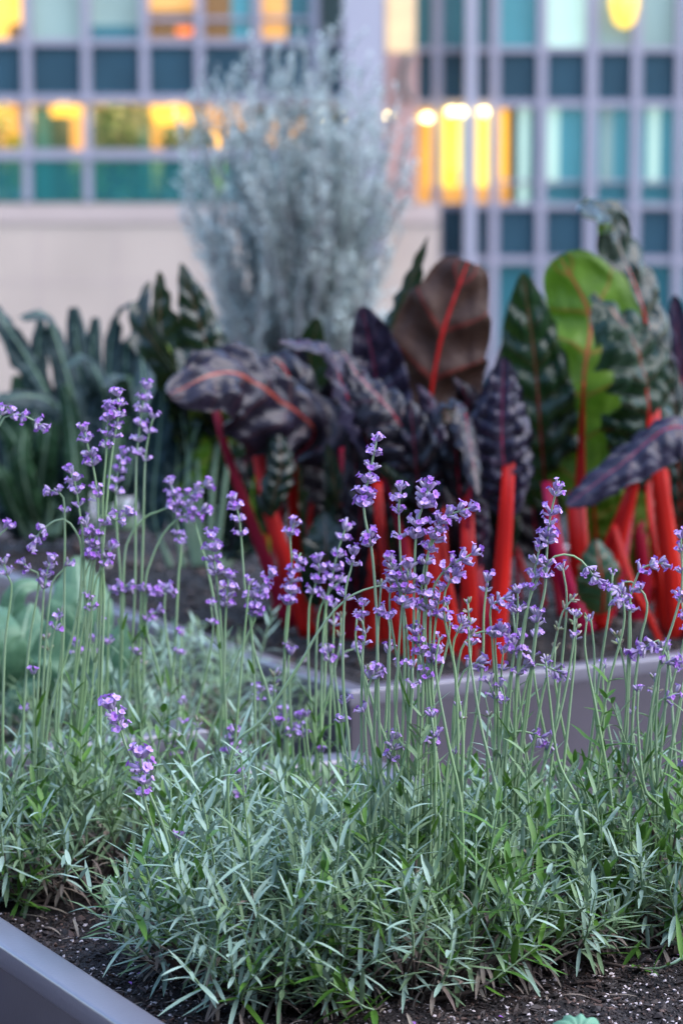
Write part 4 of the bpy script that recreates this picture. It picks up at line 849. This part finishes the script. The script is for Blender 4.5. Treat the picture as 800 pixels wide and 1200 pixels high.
for k, (x, yt, w_) in enumerate(((5, 470, 20), (24, 440, 18), (40, 530, 16), (70, 500, 16), (0, 560, 16), (58, 560, 12), (84, 540, 16))):
    kl(c, [(48 + (x - 40) * .3, 634, D + .05), (x + 8, 600, D), (x + 3, (yt + 600) / 2, D + .02), (x - 5, yt, D + .02)], w_, F, 210 + k, 'kgreen' if k % 2 else 'kale', s0=.1)
c = kale('dark blue-green kale with hooked leaf tips beside the chard', 125, 612)
kl(c, [(120, 620, D), (104, 540, D), (82, 450, D), (62, 385, D), (50, 366, D - .04), (24, 372, D - .08)], 19, [F, F, (.5, -.8, .6), (.1, -.4, 1)], 71)
kl(c, [(124, 620, D), (112, 540, D + .05), (96, 450, D + .05), (86, 360, D + .05)], 21, F, 72)
kl(c, [(128, 620, D), (120, 540, D + .1), (108, 440, D + .1), (112, 372, D + .1)], 17, F, 73)
kl(c, [(130, 620, D), (134, 540, D), (128, 440, D), (134, 378, D), (150, 356, D - .04), (164, 362, D - .05)], 16, [F, F, (-.5, -.8, .6), (0, -.4, 1)], 74)
kl(c, [(136, 620, D), (150, 540, D), (148, 450, D), (150, 400, D), (166, 385, D - .05)], 20, [F, (-.4, -.8, .6), (0, -.5, 1)], 75)
kl(c, [(118, 620, D - .05), (124, 540, D - .1), (122, 460, D - .12), (100, 418, D - .16), (78, 430, D - .2)], 22, [F, (.3, -.8, .6), (0, -.5, 1), (-.5, -.6, .6)], 76)
kl(c, [(130, 620, D - .05), (150, 560, D - .1), (160, 480, D - .1), (140, 440, D - .15), (118, 450, D - .2)], 18, [F, (.3, -.8, .6), (0, -.5, 1), (-.5, -.6, .6)], 77)
kl(c, [(140, 620, D - .05), (168, 560, D - .1), (172, 480, D - .1), (165, 410, D)], 20, F, 78)
kl(c, [(124, 620, D - .05), (128, 570, D - .1), (140, 500, D - .1), (150, 440, D - .1)], 17, F, 79, 'kgreen')
kl(c, [(112, 620, D - .05), (92, 570, D - .1), (84, 500, D - .1), (76, 450, D - .1)], 15, F, 80, 'kgreen')
kl(c, [(144, 620, D), (180, 570, D), (190, 500, D), (196, 430, D)], 18, F, 81)
kl(c, [(150, 620, D), (196, 590, D), (216, 530, D), (224, 470, D)], 18, F, 82)

# ------------------------------------------------------------ broad pale leaves in the rear left box
g = G(30, 830, SZ); c = empty('broad_leaved_plant', g); tag(c, 'plant with broad pale green leaves and white midribs at the left edge', 'leafy plant')
D = 3.15
bw = lambda x: max(math.sin(math.pi * min(max(x, .02), .995) ** .8), 0) ** .6
for q, w_, s_, h_ in (([(60, 850, D), (84, 770, D), (94, 710, D), (90, 652, D + .05)], 42, 91, (.1, -1, .45)), ([(14, 850, D), (22, 780, D - .05), (28, 740, D - .03), (36, 706, D)], 36, 92, (-.2, -1, .5)), ([(20, 850, D), (0, 780, D - .08), (-12, 740, D - .08), (-20, 700, D)], 36, 93, (0, -1, .5)), ([(70, 850, D), (106, 800, D - .05), (130, 770, D - .08), (146, 730, D - .08)], 26, 94, (0, -1, .5)), ([(40, 850, D), (50, 790, D - .1), (56, 770, D - .1), (60, 725, D - .1)], 26, 95, (0, -1, .5)), ([(-6, 840, D), (10, 730, D), (24, 688, D), (60, 684, D + .02)], 16, 97, (0, -.8, .6)), ([(10, 860, D - .1), (14, 830, D - .1), (30, 805, D - .1), (50, 800, D - .1)], 22, 96, (0, -.6, 1))):
    leaf(c, q, px(w_, D), h_, 'squash', s0=.3, curl=-.2, ruf=.06, nv=5, seed=s_, stalk='kstalk', sw=(.004, .003), wprof=bw, blister=.05)
# scalloped mint-green leaf low at the front right
g = G(678, 1212, SZ); c = empty('round_leaved_seedling', g); tag(c, 'low seedling with a round scalloped mint-green leaf on the bare soil, bottom right', 'seedling')
b = MB(); cen = G(678, 1212, SZ + .036); rows = []; uvs = []
for i in range(9):
    f_ = i / 8; row = []; ur = []
    for k in range(65):
        a = 2 * math.pi * k / 64; rr = .026 * f_ * (1 + .045 * f_ * math.cos(a * 13))
        row.append(cen + Vector((math.cos(a) * rr * .95, math.sin(a) * rr * .68, math.sin(a) * rr * .62 + .005 * math.sin(f_ * 2.2) - .012 * f_ * f_ + .0012 * math.cos(a * 13) * f_))); ur.append((k / 64 * 2.6, .5 + f_ * .45))
    rows.append(row); uvs.append(ur)
b.quadgrid(rows, 0, uvs); b.build('leaf', M['mint'], c)
b = MB(); b.tube([G(678, 1212, SZ), cen - Vector((0, 0, .001))], .0012, 6); b.build('stalk', M['kstalk'], c)
for du, sz in ((-30, .012), (26, .014)):
    cc = G(678 + du, 1232, SZ + .012); b = MB(); rows = []; uvs = []
    for i in range(5):
        f_ = i / 4; rows.append([cc + Vector((math.cos(a) * sz * f_, math.sin(a) * sz * f_, -.005 * f_ * f_)) for a in [2 * math.pi * k / 32 for k in range(33)]]); uvs.append([(k / 32 * 2, .5 + f_ * .45) for k in range(33)])
    b.quadgrid(rows, 0, uvs); b.build('leaf', M['mint'], c)

# ------------------------------------------------------------ silver shrub
D = 6.55; base = P(350, 545, D); base.z = SZ
c = empty('silver_shrub', base); tag(c, 'tall silver-grey leaved shrub fanning upward in front of the white column', 'shrub')
r = random.Random(5); b = MB(); fo = MB()
tips = [(395, 36), (375, 48), (355, 60), (340, 66), (322, 62), (300, 70), (285, 78), (268, 92), (410, 60), (425, 80), (436, 96), (450, 110), (466, 126), (476, 160), (474, 200), (470, 240), (236, 100), (222, 120), (215, 150), (212, 180), (216, 210), (226, 240), (236, 270), (248, 110), (260, 130)]
def sprig(p, d, l, n, r):
    side = Vector((r.gauss(0, .25), r.gauss(0, .25), .1)); q = [p, p + d * l * .5, p + (d + side * .5).normalized() * l]
    b.tube(q, [.002, .0015, .0008], 4)
    for i in range(n):
        f_ = (i + r.random()) / n; s_ = d.orthogonal(); s_.rotate(Matrix.Rotation(r.uniform(0, 6.28), 3, d))
        pp = q[0].lerp(q[1], f_ * 2) if f_ < .5 else q[1].lerp(q[2], f_ * 2 - 1)
        strip_leaf(fo, pp, s_ + d * r.uniform(.2, 1.3), r.uniform(.011, .021), r.uniform(.0055, .009), 0, r, .3, ns=2)
for k in range(150):
    if k < len(tips): u, v = tips[k]
    else:
        tu, tv = r.choice(tips); f_ = r.uniform(.3, 1.); u = 345 + (tu - 345) * f_ + r.uniform(-10, 10); v = max(60, tv + r.uniform(10, 170))
    dy = r.gauss(0, .15); tip = P(u, v, D + dy)
    foot = base + Vector((r.gauss(0, .045), r.gauss(0, .05), 0)); dx = tip.x - base.x
    mid = foot.lerp(tip, .5) + Vector((dx * -.03 + r.gauss(0, .02), r.gauss(0, .02), -.03)); m2 = foot.lerp(tip, .78) + Vector((dx * .02 + r.gauss(0, .02), r.gauss(0, .02), 0))
    pts = crom([foot, mid, m2, tip], 17); b.tube(pts, [.006 - .0046 * i / 16 for i in range(17)], 5)
    L = (tip - foot).length; nt2 = int(L * 27)
    for i in range(nt2):
        f_ = .2 + .8 * (i + r.random()) / nt2; x = f_ * 16; j = min(int(x), 15); p = pts[j].lerp(pts[j + 1], x - j); T = (pts[j + 1] - pts[j]).normalized()
        d = (T * r.uniform(1.4, 2.8) + Vector((r.gauss(0, .8), r.gauss(0, .8), .2))).normalized()
        sprig(p, d, r.uniform(.03, .09), r.randint(12, 18), r)
b.build('branches', M['swood'], c); fo.build('foliage', M['silver'], c)
